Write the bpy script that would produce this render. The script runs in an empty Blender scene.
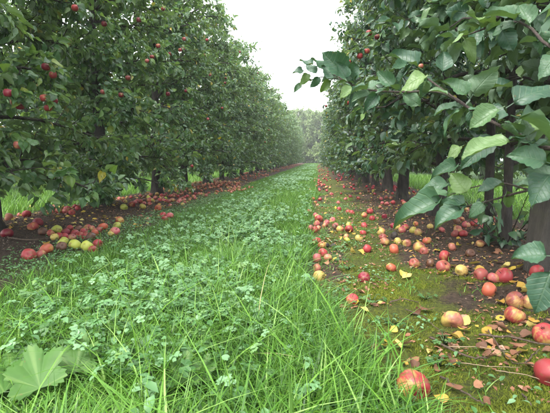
import bpy, math, random
import numpy as np
from mathutils import Matrix, Vector

# ------------------------------------------------------------------ camera, world, sun, exposure
scene = bpy.context.scene
C = scene.collection
W0, H0, FPX = 550.0, 413.0, 420.0          # photo size and focal length in photo pixels
CAM_H = 0.65
YAW, PITCH = math.atan(43.0 / FPX), math.atan(47.5 / FPX)
cam_d = bpy.data.cameras.new('camera')
cam_d.sensor_width = 36.0
cam_d.lens = 36.0 * FPX / W0
cam_d.clip_start = 0.02
cam_d.clip_end = 3000
cam = bpy.data.objects.new('camera', cam_d)
C.objects.link(cam)
cam.location = (0, 0, CAM_H)
cam.rotation_euler = (math.pi / 2 - PITCH, 0, YAW)
scene.camera = cam
cam_d.dof.use_dof = True
cam_d.dof.focus_distance = 3.0
cam_d.dof.aperture_fstop = 14.0

SUN_EL, SUN_AZ = math.radians(62), math.radians(215)
world = bpy.data.worlds.new('World')
scene.world = world
world.use_nodes = True
wn, wl = world.node_tree.nodes, world.node_tree.links
bg = wn['Background']
sky = wn.new('ShaderNodeTexSky')
sky.sky_type = 'NISHITA'
sky.sun_disc = False
sky.sun_elevation = SUN_EL
sky.sun_rotation = SUN_AZ
sky.dust_density = 6.0
sky.air_density = 1.5
hs = wn.new('ShaderNodeHueSaturation')
hs.inputs['Saturation'].default_value = 0.35
wl.new(sky.outputs[0], hs.inputs['Color'])
mx = wn.new('ShaderNodeMixRGB')
mx.inputs[0].default_value = 0.8
mx.inputs[2].default_value = (8.6, 8.95, 9.3, 1)      # even cloud layer
wl.new(hs.outputs[0], mx.inputs[1])
wl.new(mx.outputs[0], bg.inputs['Color'])
bg.inputs['Strength'].default_value = 0.12

sun_d = bpy.data.lights.new('sun', 'SUN')
sun_d.energy = 1.5
sun_d.angle = math.radians(25)
sun_d.color = (1.0, 0.96, 0.9)
sun = bpy.data.objects.new('sun', sun_d)
C.objects.link(sun)
sdir = Vector((math.sin(SUN_AZ) * math.cos(SUN_EL), math.cos(SUN_AZ) * math.cos(SUN_EL), math.sin(SUN_EL)))
sun.rotation_euler = sdir.to_track_quat('Z', 'Y').to_euler()
scene.view_settings.view_transform = 'Standard'
scene.view_settings.look = 'None'
scene.view_settings.exposure = 2.05
scene.view_settings.gamma = 1.0
scene.cycles.max_bounces = 6
scene.cycles.transmission_bounces = 4
scene.cycles.diffuse_bounces = 3
scene.cycles.glossy_bounces = 2
scene.cycles.transparent_max_bounces = 6

R = np.random.default_rng(7)
random.seed(7)

# ------------------------------------------------------------------ geometry helpers
FWD = np.array([-math.sin(YAW) * math.cos(PITCH), math.cos(YAW) * math.cos(PITCH), -math.sin(PITCH)])
RGT = np.array([math.cos(YAW), math.sin(YAW), 0.0])
UPV = np.cross(RGT, FWD)
CAMP = np.array([0, 0, CAM_H])


def at(px, py, d):
    """world point seen at photo pixel (px,py) whose distance down the lane is d"""
    r = FPX * FWD + (px - W0 / 2) * RGT - (py - H0 / 2) * UPV
    return CAMP + r * (d / r[1])


def proj(P):
    """photo pixel and depth of world points (N,3)"""
    q = np.asarray(P) - CAMP
    z = q @ FWD
    zz = np.where(z > 0.05, z, 0.05)
    return W0 / 2 + FPX * (q @ RGT) / zz, H0 / 2 - FPX * (q @ UPV) / zz, z


def hash2(ix, iy, s):
    n = (ix * 374761393 + iy * 668265263 + s * 974634777) & 0x7fffffff
    n = ((n ^ (n >> 13)) * 1274126177) & 0x7fffffff
    return ((n ^ (n >> 16)) & 0xffff) / 65535.0


def vnoise(x, y, s=0):
    x = np.asarray(x, float); y = np.asarray(y, float)
    ix = np.floor(x).astype(np.int64); iy = np.floor(y).astype(np.int64)
    fx = x - ix; fy = y - iy
    fx = fx * fx * (3 - 2 * fx); fy = fy * fy * (3 - 2 * fy)
    a = hash2(ix, iy, s); b = hash2(ix + 1, iy, s); c = hash2(ix, iy + 1, s); d = hash2(ix + 1, iy + 1, s)
    return (a * (1 - fx) + b * fx) * (1 - fy) + (c * (1 - fx) + d * fx) * fy


def fbm(x, y, s=0):
    return 0.55 * vnoise(x, y, s) + 0.3 * vnoise(x * 2.1, y * 2.1, s + 1) + 0.15 * vnoise(x * 4.3, y * 4.3, s + 2)


def gz(x, y):
    """ground height"""
    x = np.asarray(x, float); y = np.asarray(y, float)
    near = np.exp(-np.maximum(0, np.abs(x) - 9) * 0.5)
    h = 0.05 * (fbm(x * 0.9, y * 0.9, 3) - 0.5) + 0.035 * (fbm(x * 4, y * 4, 5) - 0.5)
    h = h + 0.07 * np.exp(-((x - 1.3) / 0.45) ** 2) + 0.07 * np.exp(-((x + 2.7) / 0.5) ** 2)
    return h * near


def gp(px, py):
    """ground point seen at a photo pixel"""
    r = FPX * FWD + (px - W0 / 2) * RGT - (py - H0 / 2) * UPV
    z = 0.0
    for _ in range(6):
        t = (z - CAM_H) / r[2]
        p = CAMP + r * t
        z = float(gz(p[0], p[1]))
    return p


def lane_right(y):          # right-hand edge of the lane grass
    y = np.asarray(y, float)
    return 0.0 + 0.28 * np.exp(-((y - 0.9) / 0.42) ** 2) + 0.10 * np.exp(-((y - 1.5) / 0.45) ** 2) + 0.12 * (vnoise(y * 1.3, 0 * y, 11) - 0.5)


def lane_left(y):
    y = np.asarray(y, float)
    return -1.62 - 0.25 * np.clip((y - 5.5) / 4, 0, 1) + 0.2 * (vnoise(y * 0.8, 0 * y, 12) - 0.5)


def moss_w(x, y):
    """moss cover 0..1 on the right-hand strip"""
    m = fbm(x * 2.3 + 3.1, y * 1.5, 21)
    x = np.asarray(x, float); y = np.asarray(y, float)
    m = m + 0.30 * np.exp(-((x - 0.36) / 0.32) ** 2) + 0.15 * np.exp(-((x - 0.6) / 0.4) ** 2) * (y < 2.5) - 0.16 * np.clip((x - 0.9) / 0.15, 0, 1)
    m = m + 0.5 * (fbm(x * 8, y * 7, 25) - 0.5)
    return np.clip((m - 0.58) / 0.12, 0, 1) * (x > -0.2) * (x < 1.9)


def grass_w(x, y):
    x = np.asarray(x, float); y = np.asarray(y, float)
    j = 0.10 * (fbm(x * 5, y * 5, 31) - 0.5)
    a = np.clip((x - lane_left(y) + j) / 0.12, 0, 1) * np.clip((lane_right(y) - x + j) / 0.08, 0, 1)
    b = np.clip((-3.35 - x + 3 * j) / 0.2, 0, 1)
    c = np.clip((x - 2.1 + 3 * j) / 0.2, 0, 1)
    return np.maximum(a, np.maximum(b, c))


def mesh_tris(name, V, F, mat=None, smooth=True, point_attr=None, col_attr=None):
    V = np.ascontiguousarray(V, np.float32).reshape(-1, 3)
    F = np.ascontiguousarray(F, np.int32)
    k = F.shape[1]
    me = bpy.data.meshes.new(name)
    me.vertices.add(len(V)); me.vertices.foreach_set('co', V.ravel())
    me.loops.add(F.size); me.loops.foreach_set('vertex_index', F.ravel())
    me.polygons.add(len(F))
    me.polygons.foreach_set('loop_start', np.arange(0, F.size, k, dtype=np.int32))
    try:
        me.polygons.foreach_set('loop_total', np.full(len(F), k, np.int32))
    except Exception:
        pass
    if smooth:
        me.polygons.foreach_set('use_smooth', np.ones(len(F), bool))
    me.update(calc_edges=True)
    if point_attr:
        for an, av in point_attr.items():
            a = me.attributes.new(an, 'FLOAT', 'POINT')
            a.data.foreach_set('value', np.ascontiguousarray(av, np.float32))
    if col_attr is not None:
        for an, av in col_attr.items():
            a = me.attributes.new(an, 'FLOAT_COLOR', 'POINT')
            a.data.foreach_set('color', np.ascontiguousarray(av, np.float32).ravel())
    if mat:
        me.materials.append(mat)
    return me


def inst_mesh(name, tmpl, P, M3, rnd, mat, smooth=True, extra=None):
    """join copies of a template (V,F): P (N,3) places, M3 (N,3,3) columns = scaled axes"""
    TV, TF = tmpl
    N = len(P)
    V = np.einsum('nij,vj->nvi', M3, TV) + P[:, None, :]
    F = TF[None] + (np.arange(N) * len(TV))[:, None, None]
    pa = {'rnd': np.repeat(rnd, len(TV))}
    if extra is not None:
        pa.update({k: np.repeat(v, len(TV)) for k, v in extra.items()})
    return mesh_tris(name, V.reshape(-1, 3), F.reshape(-1, 3), mat, smooth, pa)


class MB:
    """collects triangles"""
    def __init__(s):
        s.V = []; s.F = []; s.n = 0; s.R = []

    def add(s, V, F, rnd=0.5):
        V = np.asarray(V, float).reshape(-1, 3); F = np.asarray(F, int).reshape(-1, 3)
        s.V.append(V); s.F.append(F + s.n); s.n += len(V); s.R.append(np.full(len(V), rnd))

    def tube(s, pts, rad, sides=6, cap=True, rough=0.0, rng=None):
        pts = np.asarray(pts, float); n = len(pts)
        rad = np.broadcast_to(np.asarray(rad, float), (n,))
        T = np.gradient(pts, axis=0); T /= np.linalg.norm(T, axis=1)[:, None] + 1e-9
        ref = np.array([0, 0, 1.0]) if abs(T[0][2]) < 0.8 else np.array([1.0, 0, 0])
        vs = []
        a = np.arange(sides) * 2 * math.pi / sides
        for i in range(n):
            u = np.cross(T[i], ref); u /= np.linalg.norm(u) + 1e-9
            v = np.cross(T[i], u)
            r = np.full(sides, rad[i])
            if rough and rng is not None:
                r = r * (1 + rough * (rng.random(sides) - 0.5))
            vs.append(pts[i] + r[:, None] * (np.cos(a)[:, None] * u - np.sin(a)[:, None] * v))
        F = []
        for i in range(n - 1):
            for j in range(sides):
                p, q = i * sides + j, i * sides + (j + 1) % sides
                F += [(p, q, q + sides), (p, q + sides, p + sides)]
        V = np.concatenate(vs)
        if cap:
            k = len(V); V = np.vstack([V, pts[-1] + T[-1] * rad[-1] * 0.4, pts[0]])
            b = (n - 1) * sides
            for j in range(sides):
                F.append((b + j, b + (j + 1) % sides, k)); F.append(((j + 1) % sides, j, k + 1))
        s.add(V, F)

    def mesh(s, name, mat, smooth=True):
        return mesh_tris(name, np.concatenate(s.V), np.concatenate(s.F), mat, smooth, {'rnd': np.concatenate(s.R)})


def link(name, me, parent=None, mw=None, kind=None, label=None, cat=None, group=None):
    o = bpy.data.objects.new(name, me)
    C.objects.link(o)
    if parent is not None:
        o.parent = parent
    if mw is not None:
        o.matrix_local = mw
    if kind: o['kind'] = kind
    if label: o['label'] = label
    if cat: o['category'] = cat
    if group: o['group'] = group
    return o


def rot_cols(P, X, Y, Z, s=1.0):
    return Matrix(((X[0]*s, Y[0]*s, Z[0]*s, P[0]), (X[1]*s, Y[1]*s, Z[1]*s, P[1]), (X[2]*s, Y[2]*s, Z[2]*s, P[2]), (0, 0, 0, 1)))


def nrm(v):
    v = np.asarray(v, float)
    return v / (np.linalg.norm(v, axis=-1, keepdims=True) + 1e-9)


# ------------------------------------------------------------------ materials
def new_mat(name):
    m = bpy.data.materials.new(name)
    m.use_nodes = True
    nt = m.node_tree
    return m, nt.nodes, nt.links, nt.nodes['Principled BSDF']


def ramp(nodes, stops, interp='LINEAR'):
    r = nodes.new('ShaderNodeValToRGB')
    r.color_ramp.interpolation = interp
    el = r.color_ramp.elements
    while len(el) < len(stops):
        el.new(0.5)
    for e, (p, c) in zip(el, stops):
        e.position = p; e.color = (*c, 1)
    return r


def mixc(nodes, links, fac, a, b, mode='MIX'):
    m = nodes.new('ShaderNodeMixRGB'); m.blend_type = mode
    for sock, v in ((m.inputs[0], fac), (m.inputs[1], a), (m.inputs[2], b)):
        if isinstance(v, (int, float)): sock.default_value = v
        elif isinstance(v, tuple): sock.default_value = (*v, 1)
        else: links.new(v, sock)
    return m.outputs[0]


def noise(nodes, links, scale, detail=4, rough=0.6, coord='Object', vec=None):
    n = nodes.new('ShaderNodeTexNoise')
    n.inputs['Scale'].default_value = scale
    n.inputs['Detail'].default_value = detail
    n.inputs['Roughness'].default_value = rough
    if vec is None:
        tc = nodes.new('ShaderNodeTexCoord'); vec = tc.outputs[coord]
    links.new(vec, n.inputs['Vector'])
    return n.outputs[0]


def bump(nodes, links, height, strength=0.3, dist=0.01):
    b = nodes.new('ShaderNodeBump')
    b.inputs['Strength'].default_value = strength
    b.inputs['Distance'].default_value = dist
    links.new(height, b.inputs['Height'])
    return b.outputs[0]


def leaf_mat(name, stops, under=(0.17, 0.23, 0.13), rough=0.48, trans=0.36, per_object=False, under_mix=0.55, spec=0.5, veins=False):
    m, N, L, P = new_mat(name)
    if per_object:
        oi = N.new('ShaderNodeObjectInfo'); rv = oi.outputs['Random']
    else:
        at_ = N.new('ShaderNodeAttribute'); at_.attribute_name = 'rnd'; rv = at_.outputs['Fac']
    r = ramp(N, stops)
    L.new(rv, r.inputs[0])
    col = r.outputs[0]
    if veins:
        tc = N.new('ShaderNodeTexCoord')
        sx = N.new('ShaderNodeSeparateXYZ'); L.new(tc.outputs['Object'], sx.inputs[0])
        ab = N.new('ShaderNodeMath'); ab.operation = 'ABSOLUTE'; L.new(sx.outputs['X'], ab.inputs[0])
        v1 = N.new('ShaderNodeMath'); v1.operation = 'MULTIPLY_ADD'; L.new(ab.outputs[0], v1.inputs[0]); v1.inputs[1].default_value = -0.75; L.new(sx.outputs['Y'], v1.inputs[2])
        v2 = N.new('ShaderNodeMath'); v2.operation = 'MULTIPLY'; L.new(v1.outputs[0], v2.inputs[0]); v2.inputs[1].default_value = 46.0
        v3 = N.new('ShaderNodeMath'); v3.operation = 'SINE'; L.new(v2.outputs[0], v3.inputs[0])
        if veins == 'palm':
            an = N.new('ShaderNodeMath'); an.operation = 'ARCTAN2'; L.new(sx.outputs['X'], an.inputs[0]); L.new(sx.outputs['Y'], an.inputs[1])
            L.new(an.outputs[0], v2.inputs[0]); v2.inputs[1].default_value = 8.0; v3.operation = 'COSINE'
        rv_ = ramp(N, [(0.80, (0, 0, 0)), (1.0, (1, 1, 1))]); L.new(v3.outputs[0], rv_.inputs[0])
        rm_ = ramp(N, [(0.0, (1, 1, 1)), (0.022, (0, 0, 0))]); L.new(ab.outputs[0], rm_.inputs[0])
        vein = mixc(N, L, 1.0, rv_.outputs[0], rm_.outputs[0], 'LIGHTEN')
        n1 = noise(N, L, 3.5, 4)
        col = mixc(N, L, 0.55, col, mixc(N, L, n1, (0.45, 0.5, 0.5), (1.55, 1.5, 1.4)), 'MULTIPLY')
        n3 = noise(N, L, 9, 2, 0.5)
        r3 = ramp(N, [(0.68, (0, 0, 0)), (0.74, (1, 1, 1))]); L.new(n3, r3.inputs[0])
        m3 = N.new('ShaderNodeMath'); m3.operation = 'MULTIPLY'; m3.inputs[1].default_value = 0.6; L.new(r3.outputs[0], m3.inputs[0])
        col = mixc(N, L, m3.outputs[0], col, (0.12, 0.08, 0.03))
        vm = N.new('ShaderNodeMath'); vm.operation = 'MULTIPLY'; vm.inputs[1].default_value = 0.22 if veins == 'palm' else 0.10; L.new(vein, vm.inputs[0])
        col = mixc(N, L, vm.outputs[0], col, (0.22, 0.3, 0.1))
        hgt = N.new('ShaderNodeMath'); hgt.operation = 'MULTIPLY_ADD'; L.new(vein, hgt.inputs[0]); hgt.inputs[1].default_value = -0.6; L.new(n1, hgt.inputs[2])
        L.new(bump(N, L, hgt.outputs[0], 0.12 if veins == 'palm' else 0.35, 0.006), P.inputs['Normal'])
    geo = N.new('ShaderNodeNewGeometry')
    fm = N.new('ShaderNodeMath'); fm.operation = 'MULTIPLY'; fm.inputs[1].default_value = under_mix
    L.new(geo.outputs['Backfacing'], fm.inputs[0])
    col = mixc(N, L, fm.outputs[0], col, under)
    L.new(col, P.inputs['Base Color'])
    P.inputs['Roughness'].default_value = rough
    P.inputs['Specular IOR Level'].default_value = spec
    t = N.new('ShaderNodeBsdfTranslucent')
    tcol = mixc(N, L, 1.0, col, (1.25, 1.35, 0.5), 'MULTIPLY')
    L.new(tcol, t.inputs['Color'])
    ms = N.new('ShaderNodeMixShader'); ms.inputs[0].default_value = trans
    L.new(P.outputs[0], ms.inputs[1]); L.new(t.outputs[0], ms.inputs[2])
    L.new(ms.outputs[0], N['Material Output'].inputs['Surface'])
    return m


LEFT_STOPS = [(0.0, (0.038, 0.095, 0.036)), (0.35, (0.068, 0.15, 0.055)), (0.7, (0.115, 0.205, 0.07)), (0.93, (0.16, 0.26, 0.06)), (0.985, (0.2, 0.24, 0.04)), (1.0, (0.45, 0.33, 0.04))]
RIGHT_STOPS = [(0.0, (0.022, 0.062, 0.035)), (0.4, (0.038, 0.094, 0.05)), (0.8, (0.06, 0.126, 0.058)), (0.975, (0.11, 0.185, 0.055)), (1.0, (0.4, 0.32, 0.05))]
FAR_STOPS = [(0.0, (0.04, 0.085, 0.03)), (0.5, (0.07, 0.125, 0.04)), (0.9, (0.12, 0.17, 0.05)), (1.0, (0.26, 0.24, 0.07))]
M_left = leaf_mat('left_leaf', LEFT_STOPS, rough=0.36, spec=0.6)
M_right = leaf_mat('right_leaf', RIGHT_STOPS, rough=0.4, spec=0.6)
M_left_o = leaf_mat('left_leaf_single', LEFT_STOPS, per_object=True, veins=True, rough=0.38, spec=0.6)
M_right_o = leaf_mat('right_leaf_single', RIGHT_STOPS[:-1], per_object=True, veins=True, under=(0.11, 0.17, 0.09), trans=0.2)
M_far = leaf_mat('far_leaf', FAR_STOPS)
M_bgt = leaf_mat('background_leaf', [(0, (0.10, 0.17, 0.055)), (0.6, (0.17, 0.235, 0.08)), (1, (0.25, 0.27, 0.10))])
GRASS_STOPS = [(0.0, (0.022, 0.075, 0.008)), (0.3, (0.06, 0.165, 0.017)), (0.6, (0.105, 0.245, 0.026)), (0.85, (0.165, 0.33, 0.045)), (0.97, (0.26, 0.42, 0.11)), (1.0, (0.42, 0.38, 0.2))]
M_grass = leaf_mat('grass_blade', GRASS_STOPS, under=(0.14, 0.24, 0.08), rough=0.45, trans=0.35, spec=0.4)
WEED_STOPS = [(0.0, (0.048, 0.135, 0.032)), (0.5, (0.095, 0.215, 0.075)), (0.9, (0.17, 0.31, 0.15)), (1.0, (0.14, 0.25, 0.06))]
M_broad = leaf_mat('broad_weed_leaf', [(0, (0.04, 0.105, 0.017)), (1, (0.06, 0.135, 0.028))], under=(0.15, 0.25, 0.1), rough=0.55, trans=0.15, spec=0.25, per_object=True, veins='palm')
M_weed = leaf_mat('weed_leaf', WEED_STOPS, under=(0.18, 0.26, 0.14), rough=0.5, trans=0.25)
M_weed_o = leaf_mat('weed_leaf_single', [(0.0, (0.035, 0.105, 0.022)), (0.5, (0.062, 0.155, 0.038)), (0.9, (0.10, 0.205, 0.068)), (1.0, (0.12, 0.22, 0.045))], under=(0.18, 0.26, 0.14), rough=0.5, trans=0.25, per_object=True, veins=True)
M_moss = leaf_mat('moss_tuft', [(0.0, (0.07, 0.1, 0.012)), (0.6, (0.15, 0.185, 0.02)), (1.0, (0.27, 0.29, 0.04))], under=(0.17, 0.2, 0.03), rough=0.8, trans=0.3, spec=0.2)
FALL_Y = [(0.0, (0.36, 0.2, 0.03)), (0.5, (0.5, 0.34, 0.04)), (1.0, (0.46, 0.37, 0.12))]
FALL_B = [(0.0, (0.10, 0.04, 0.022)), (0.5, (0.22, 0.09, 0.045)), (0.85, (0.32, 0.15, 0.08)), (1.0, (0.36, 0.24, 0.17))]
M_fy = leaf_mat('yellow_fallen_leaf', FALL_Y, under=(0.5, 0.4, 0.15), rough=0.6, trans=0.15, per_object=True, veins=True)
M_fb = leaf_mat('brown_fallen_leaf', FALL_B, under=(0.28, 0.17, 0.12), rough=0.7, trans=0.05, per_object=True, veins=True)
M_litter = leaf_mat('litter_bits', FALL_B + [], under=(0.26, 0.16, 0.1), rough=0.75, trans=0.03)
M_litter_y = leaf_mat('litter_bits_yellow', FALL_Y, under=(0.45, 0.36, 0.15), rough=0.65, trans=0.1)
M_straw = leaf_mat('dry_straw', [(0, (0.12, 0.08, 0.045)), (1, (0.26, 0.19, 0.11))], under=(0.35, 0.26, 0.16), rough=0.7, trans=0.05, per_object=True)


def bark_mat(name, dark, light, scale=30):
    m, N, L, P = new_mat(name)
    tc = N.new('ShaderNodeTexCoord')
    mp = N.new('ShaderNodeMapping'); mp.inputs['Scale'].default_value = (1, 1, 0.25)
    L.new(tc.outputs['Object'], mp.inputs['Vector'])
    n = noise(N, L, scale, 6, 0.7, vec=mp.outputs[0])
    r = ramp(N, [(0.3, dark), (0.7, light)])
    L.new(n, r.inputs[0])
    n2 = noise(N, L, 7, 3)
    r2 = ramp(N, [(0.55, (0, 0, 0)), (0.75, (1, 1, 1))]); L.new(n2, r2.inputs[0])
    sc_ = N.new('ShaderNodeMath'); sc_.operation = 'MULTIPLY'; sc_.inputs[1].default_value = 0.45
    L.new(r2.outputs[0], sc_.inputs[0])
    L.new(mixc(N, L, sc_.outputs[0], r.outputs[0], (0.09, 0.1, 0.045)), P.inputs['Base Color'])
    P.inputs['Roughness'].default_value = 0.85
    L.new(bump(N, L, n, 1.0, 0.03), P.inputs['Normal'])
    return m


M_bark = bark_mat('bark', (0.008, 0.007, 0.006), (0.06, 0.05, 0.042))
M_limb = bark_mat('limb_bark', (0.02, 0.016, 0.013), (0.07, 0.055, 0.045), 60)
M_twig = bark_mat('young_bark', (0.05, 0.034, 0.028), (0.14, 0.1, 0.085), 90)
M_post = bark_mat('weathered_wood', (0.028, 0.024, 0.02), (0.085, 0.074, 0.06), 22)
M_stick = bark_mat('dry_stick', (0.07, 0.045, 0.03), (0.24, 0.17, 0.12), 80)


def apple_mat(name, per_object=True):
    """skin: ground colour from the object's colour, red blush on one side, fine streaks and lenticels"""
    m, N, L, P = new_mat(name)
    tc = N.new('ShaderNodeTexCoord')
    if per_object:
        oi = N.new('ShaderNodeObjectInfo')
        blush, amt, rv = oi.outputs['Color'], oi.outputs['Alpha'], oi.outputs['Random']
        ground = mixc(N, L, rv, (0.38, 0.34, 0.07), (0.44, 0.28, 0.09))
    else:
        a = N.new('ShaderNodeAttribute'); a.attribute_name = 'rnd'; rv = a.outputs['Fac']
        r = ramp(N, [(0, (0.22, 0.012, 0.018)), (0.55, (0.36, 0.035, 0.05)), (0.8, (0.42, 0.085, 0.09)), (0.92, (0.44, 0.24, 0.12)), (0.97, (0.38, 0.34, 0.09)), (1, (0.09, 0.03, 0.02))])
        L.new(rv, r.inputs[0])
        blush = r.outputs[0]; amt = None
        ground = mixc(N, L, 0.3, blush, (0.42, 0.28, 0.1))
    mp = N.new('ShaderNodeMapping'); mp.inputs['Scale'].default_value = (1.0, 1.0, 0.22)
    L.new(tc.outputs['Object'], mp.inputs['Vector'])
    streak = noise(N, L, 70, 4, 0.7, vec=mp.outputs[0])
    big = noise(N, L, 22, 2, 0.5)
    sx = N.new('ShaderNodeSeparateXYZ'); L.new(tc.outputs['Object'], sx.inputs[0])
    ad = N.new('ShaderNodeMath'); ad.operation = 'MULTIPLY_ADD'
    L.new(sx.outputs['X'], ad.inputs[0]); ad.inputs[1].default_value = 6.5
    if amt is not None: L.new(amt, ad.inputs[2])
    else: ad.inputs[2].default_value = 0.6
    a2 = N.new('ShaderNodeMath'); a2.operation = 'ADD'; L.new(ad.outputs[0], a2.inputs[0])
    sb = N.new('ShaderNodeMath'); sb.operation = 'MULTIPLY_ADD'; L.new(streak, sb.inputs[0]); sb.inputs[1].default_value = 1.3; sb.inputs[2].default_value = -0.65
    L.new(sb.outputs[0], a2.inputs[1])
    a3 = N.new('ShaderNodeMath'); a3.operation = 'ADD'; L.new(a2.outputs[0], a3.inputs[0])
    sb2 = N.new('ShaderNodeMath'); sb2.operation = 'MULTIPLY_ADD'; L.new(big, sb2.inputs[0]); sb2.inputs[1].default_value = 1.3; sb2.inputs[2].default_value = -0.65
    L.new(sb2.outputs[0], a3.inputs[1])
    rr = ramp(N, [(0.3, (0, 0, 0)), (0.75, (1, 1, 1))]); L.new(a3.outputs[0], rr.inputs[0])
    col = mixc(N, L, rr.outputs[0], ground, blush)
    vor = N.new('ShaderNodeTexVoronoi'); vor.inputs['Scale'].default_value = 170; L.new(tc.outputs['Object'], vor.inputs['Vector'])
    rs = ramp(N, [(0.0, (1, 1, 1)), (0.16, (0, 0, 0))]); L.new(vor.outputs['Distance'], rs.inputs[0])
    dm = N.new('ShaderNodeMath'); dm.operation = 'MULTIPLY'; dm.inputs[1].default_value = 0.25; L.new(rs.outputs[0], dm.inputs[0])
    col = mixc(N, L, dm.outputs[0], col, (0.6, 0.42, 0.2))
    # bruises
    br = noise(N, L, 26, 3, 0.5, vec=N.new('ShaderNodeTexCoord').outputs['Object'])
    rb = ramp(N, [(0.6, (0, 0, 0)), (0.66, (1, 1, 1))]); L.new(br, rb.inputs[0])
    bm_ = N.new('ShaderNodeMath'); bm_.operation = 'MULTIPLY'; bm_.inputs[1].default_value = 0.6; L.new(rb.outputs[0], bm_.inputs[0])
    col = mixc(N, L, bm_.outputs[0], col, (0.16, 0.07, 0.03))
    L.new(col, P.inputs['Base Color'])
    P.inputs['Roughness'].default_value = 0.46
    P.inputs['Specular IOR Level'].default_value = 0.4
    P.inputs['Subsurface Weight'].default_value = 0.0
    L.new(bump(N, L, big, 0.15, 0.01), P.inputs['Normal'])
    return m


M_apple = apple_mat('apple_skin')
M_apple_far = apple_mat('apple_skin_mass', False)
m, N, L, P = new_mat('rotten_apple_skin')
nn = noise(N, L, 30, 5)
rp = ramp(N, [(0.3, (0.008, 0.007, 0.008)), (0.7, (0.05, 0.035, 0.025))]); L.new(nn, rp.inputs[0])
L.new(rp.outputs[0], P.inputs['Base Color']); P.inputs['Roughness'].default_value = 0.6
L.new(bump(N, L, nn, 0.8, 0.02), P.inputs['Normal'])
M_rot = m
m, N, L, P = new_mat('apple_stem')
P.inputs['Base Color'].default_value = (0.07, 0.04, 0.02, 1); P.inputs['Roughness'].default_value = 0.8
M_stem = m

# ground: soil, moss and turf weights come with the mesh
m, N, L, P = new_mat('orchard_ground')
za = N.new('ShaderNodeAttribute'); za.attribute_name = 'zone'
sep = N.new('ShaderNodeSeparateColor'); L.new(za.outputs['Color'], sep.inputs[0])
n_f = noise(N, L, 55, 6, 0.7); n_m = noise(N, L, 9, 5, 0.65); n_b = noise(N, L, 2.2, 3)
soil = ramp(N, [(0.28, (0.018, 0.013, 0.009)), (0.48, (0.06, 0.042, 0.03)), (0.6, (0.10, 0.07, 0.05)), (0.75, (0.19, 0.135, 0.1))]); L.new(n_f, soil.inputs[0])
soilc = mixc(N, L, 0.75, soil.outputs[0], mixc(N, L, n_m, (0.5, 0.5, 0.5), (1.6, 1.5, 1.4)), 'MULTIPLY')
mossr = ramp(N, [(0.3, (0.03, 0.035, 0.012)), (0.46, (0.07, 0.085, 0.016)), (0.6, (0.125, 0.145, 0.02)), (0.75, (0.2, 0.21, 0.032))]); L.new(n_f, mossr.inputs[0])
mw = N.new('ShaderNodeMath'); mw.operation = 'MULTIPLY_ADD'; L.new(n_m, mw.inputs[0]); mw.inputs[1].default_value = 1.4; mw.inputs[2].default_value = -0.7
mw2 = N.new('ShaderNodeMath'); mw2.operation = 'ADD'; mw2.use_clamp = True; L.new(mw.outputs[0], mw2.inputs[0]); L.new(sep.outputs[1], mw2.inputs[1])
mw3 = N.new('ShaderNodeMath'); mw3.operation = 'MULTIPLY'; L.new(mw2.outputs[0], mw3.inputs[0]); L.new(sep.outputs[1], mw3.inputs[1])
c1 = mixc(N, L, mw3.outputs[0], soilc, mossr.outputs[0])
turf = ramp(N, [(0.3, (0.02, 0.045, 0.01)), (0.7, (0.055, 0.12, 0.022))]); L.new(n_f, turf.inputs[0])
c2 = mixc(N, L, sep.outputs[0], c1, turf.outputs[0])
L.new(c2, P.inputs['Base Color']); P.inputs['Roughness'].default_value = 0.92
P.inputs['Specular IOR Level'].default_value = 0.25
L.new(bump(N, L, n_f, 1.0, 0.035), P.inputs['Normal'])
M_ground = m

# ------------------------------------------------------------------ ground sheet
def stretch(lo, hi, step, far, growth):
    a = list(np.arange(lo, hi + 1e-6, step)); s = step
    while a[-1] < far:
        s *= growth; a.append(a[-1] + s)
    return a


ys = np.array([-60, -20, -6, -2, -0.6] + stretch(0.0, 7.0, 0.055, 600, 1.06))
xr = stretch(0.0, 2.6, 0.05, 500, 1.16)
xl = stretch(0.0, 3.8, 0.075, 500, 1.16)
xs = np.array([-v for v in xl[::-1]] + xr[1:])
X, Y = np.meshgrid(xs, ys)
Z = gz(X, Y)
soilm = (1 - grass_w(X, Y)) * (np.abs(X) < 4)
Z = Z + soilm * 0.022 * (fbm(X * 11, Y * 11, 44) - 0.5)
V = np.stack([X, Y, Z], -1).reshape(-1, 3)
nx = len(xs)
i = np.arange(len(ys) - 1)[:, None] * nx + np.arange(nx - 1)[None]
F = np.concatenate([np.stack([i, i + 1, i + nx + 1], -1).reshape(-1, 3), np.stack([i, i + nx + 1, i + nx], -1).reshape(-1, 3)])
zone = np.stack([grass_w(X, Y), moss_w(X, Y), 0 * X, 0 * X + 1], -1).reshape(-1, 4)
link('ground', mesh_tris('ground', V, F, M_ground, True, None, {'zone': zone}), kind='structure')

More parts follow.
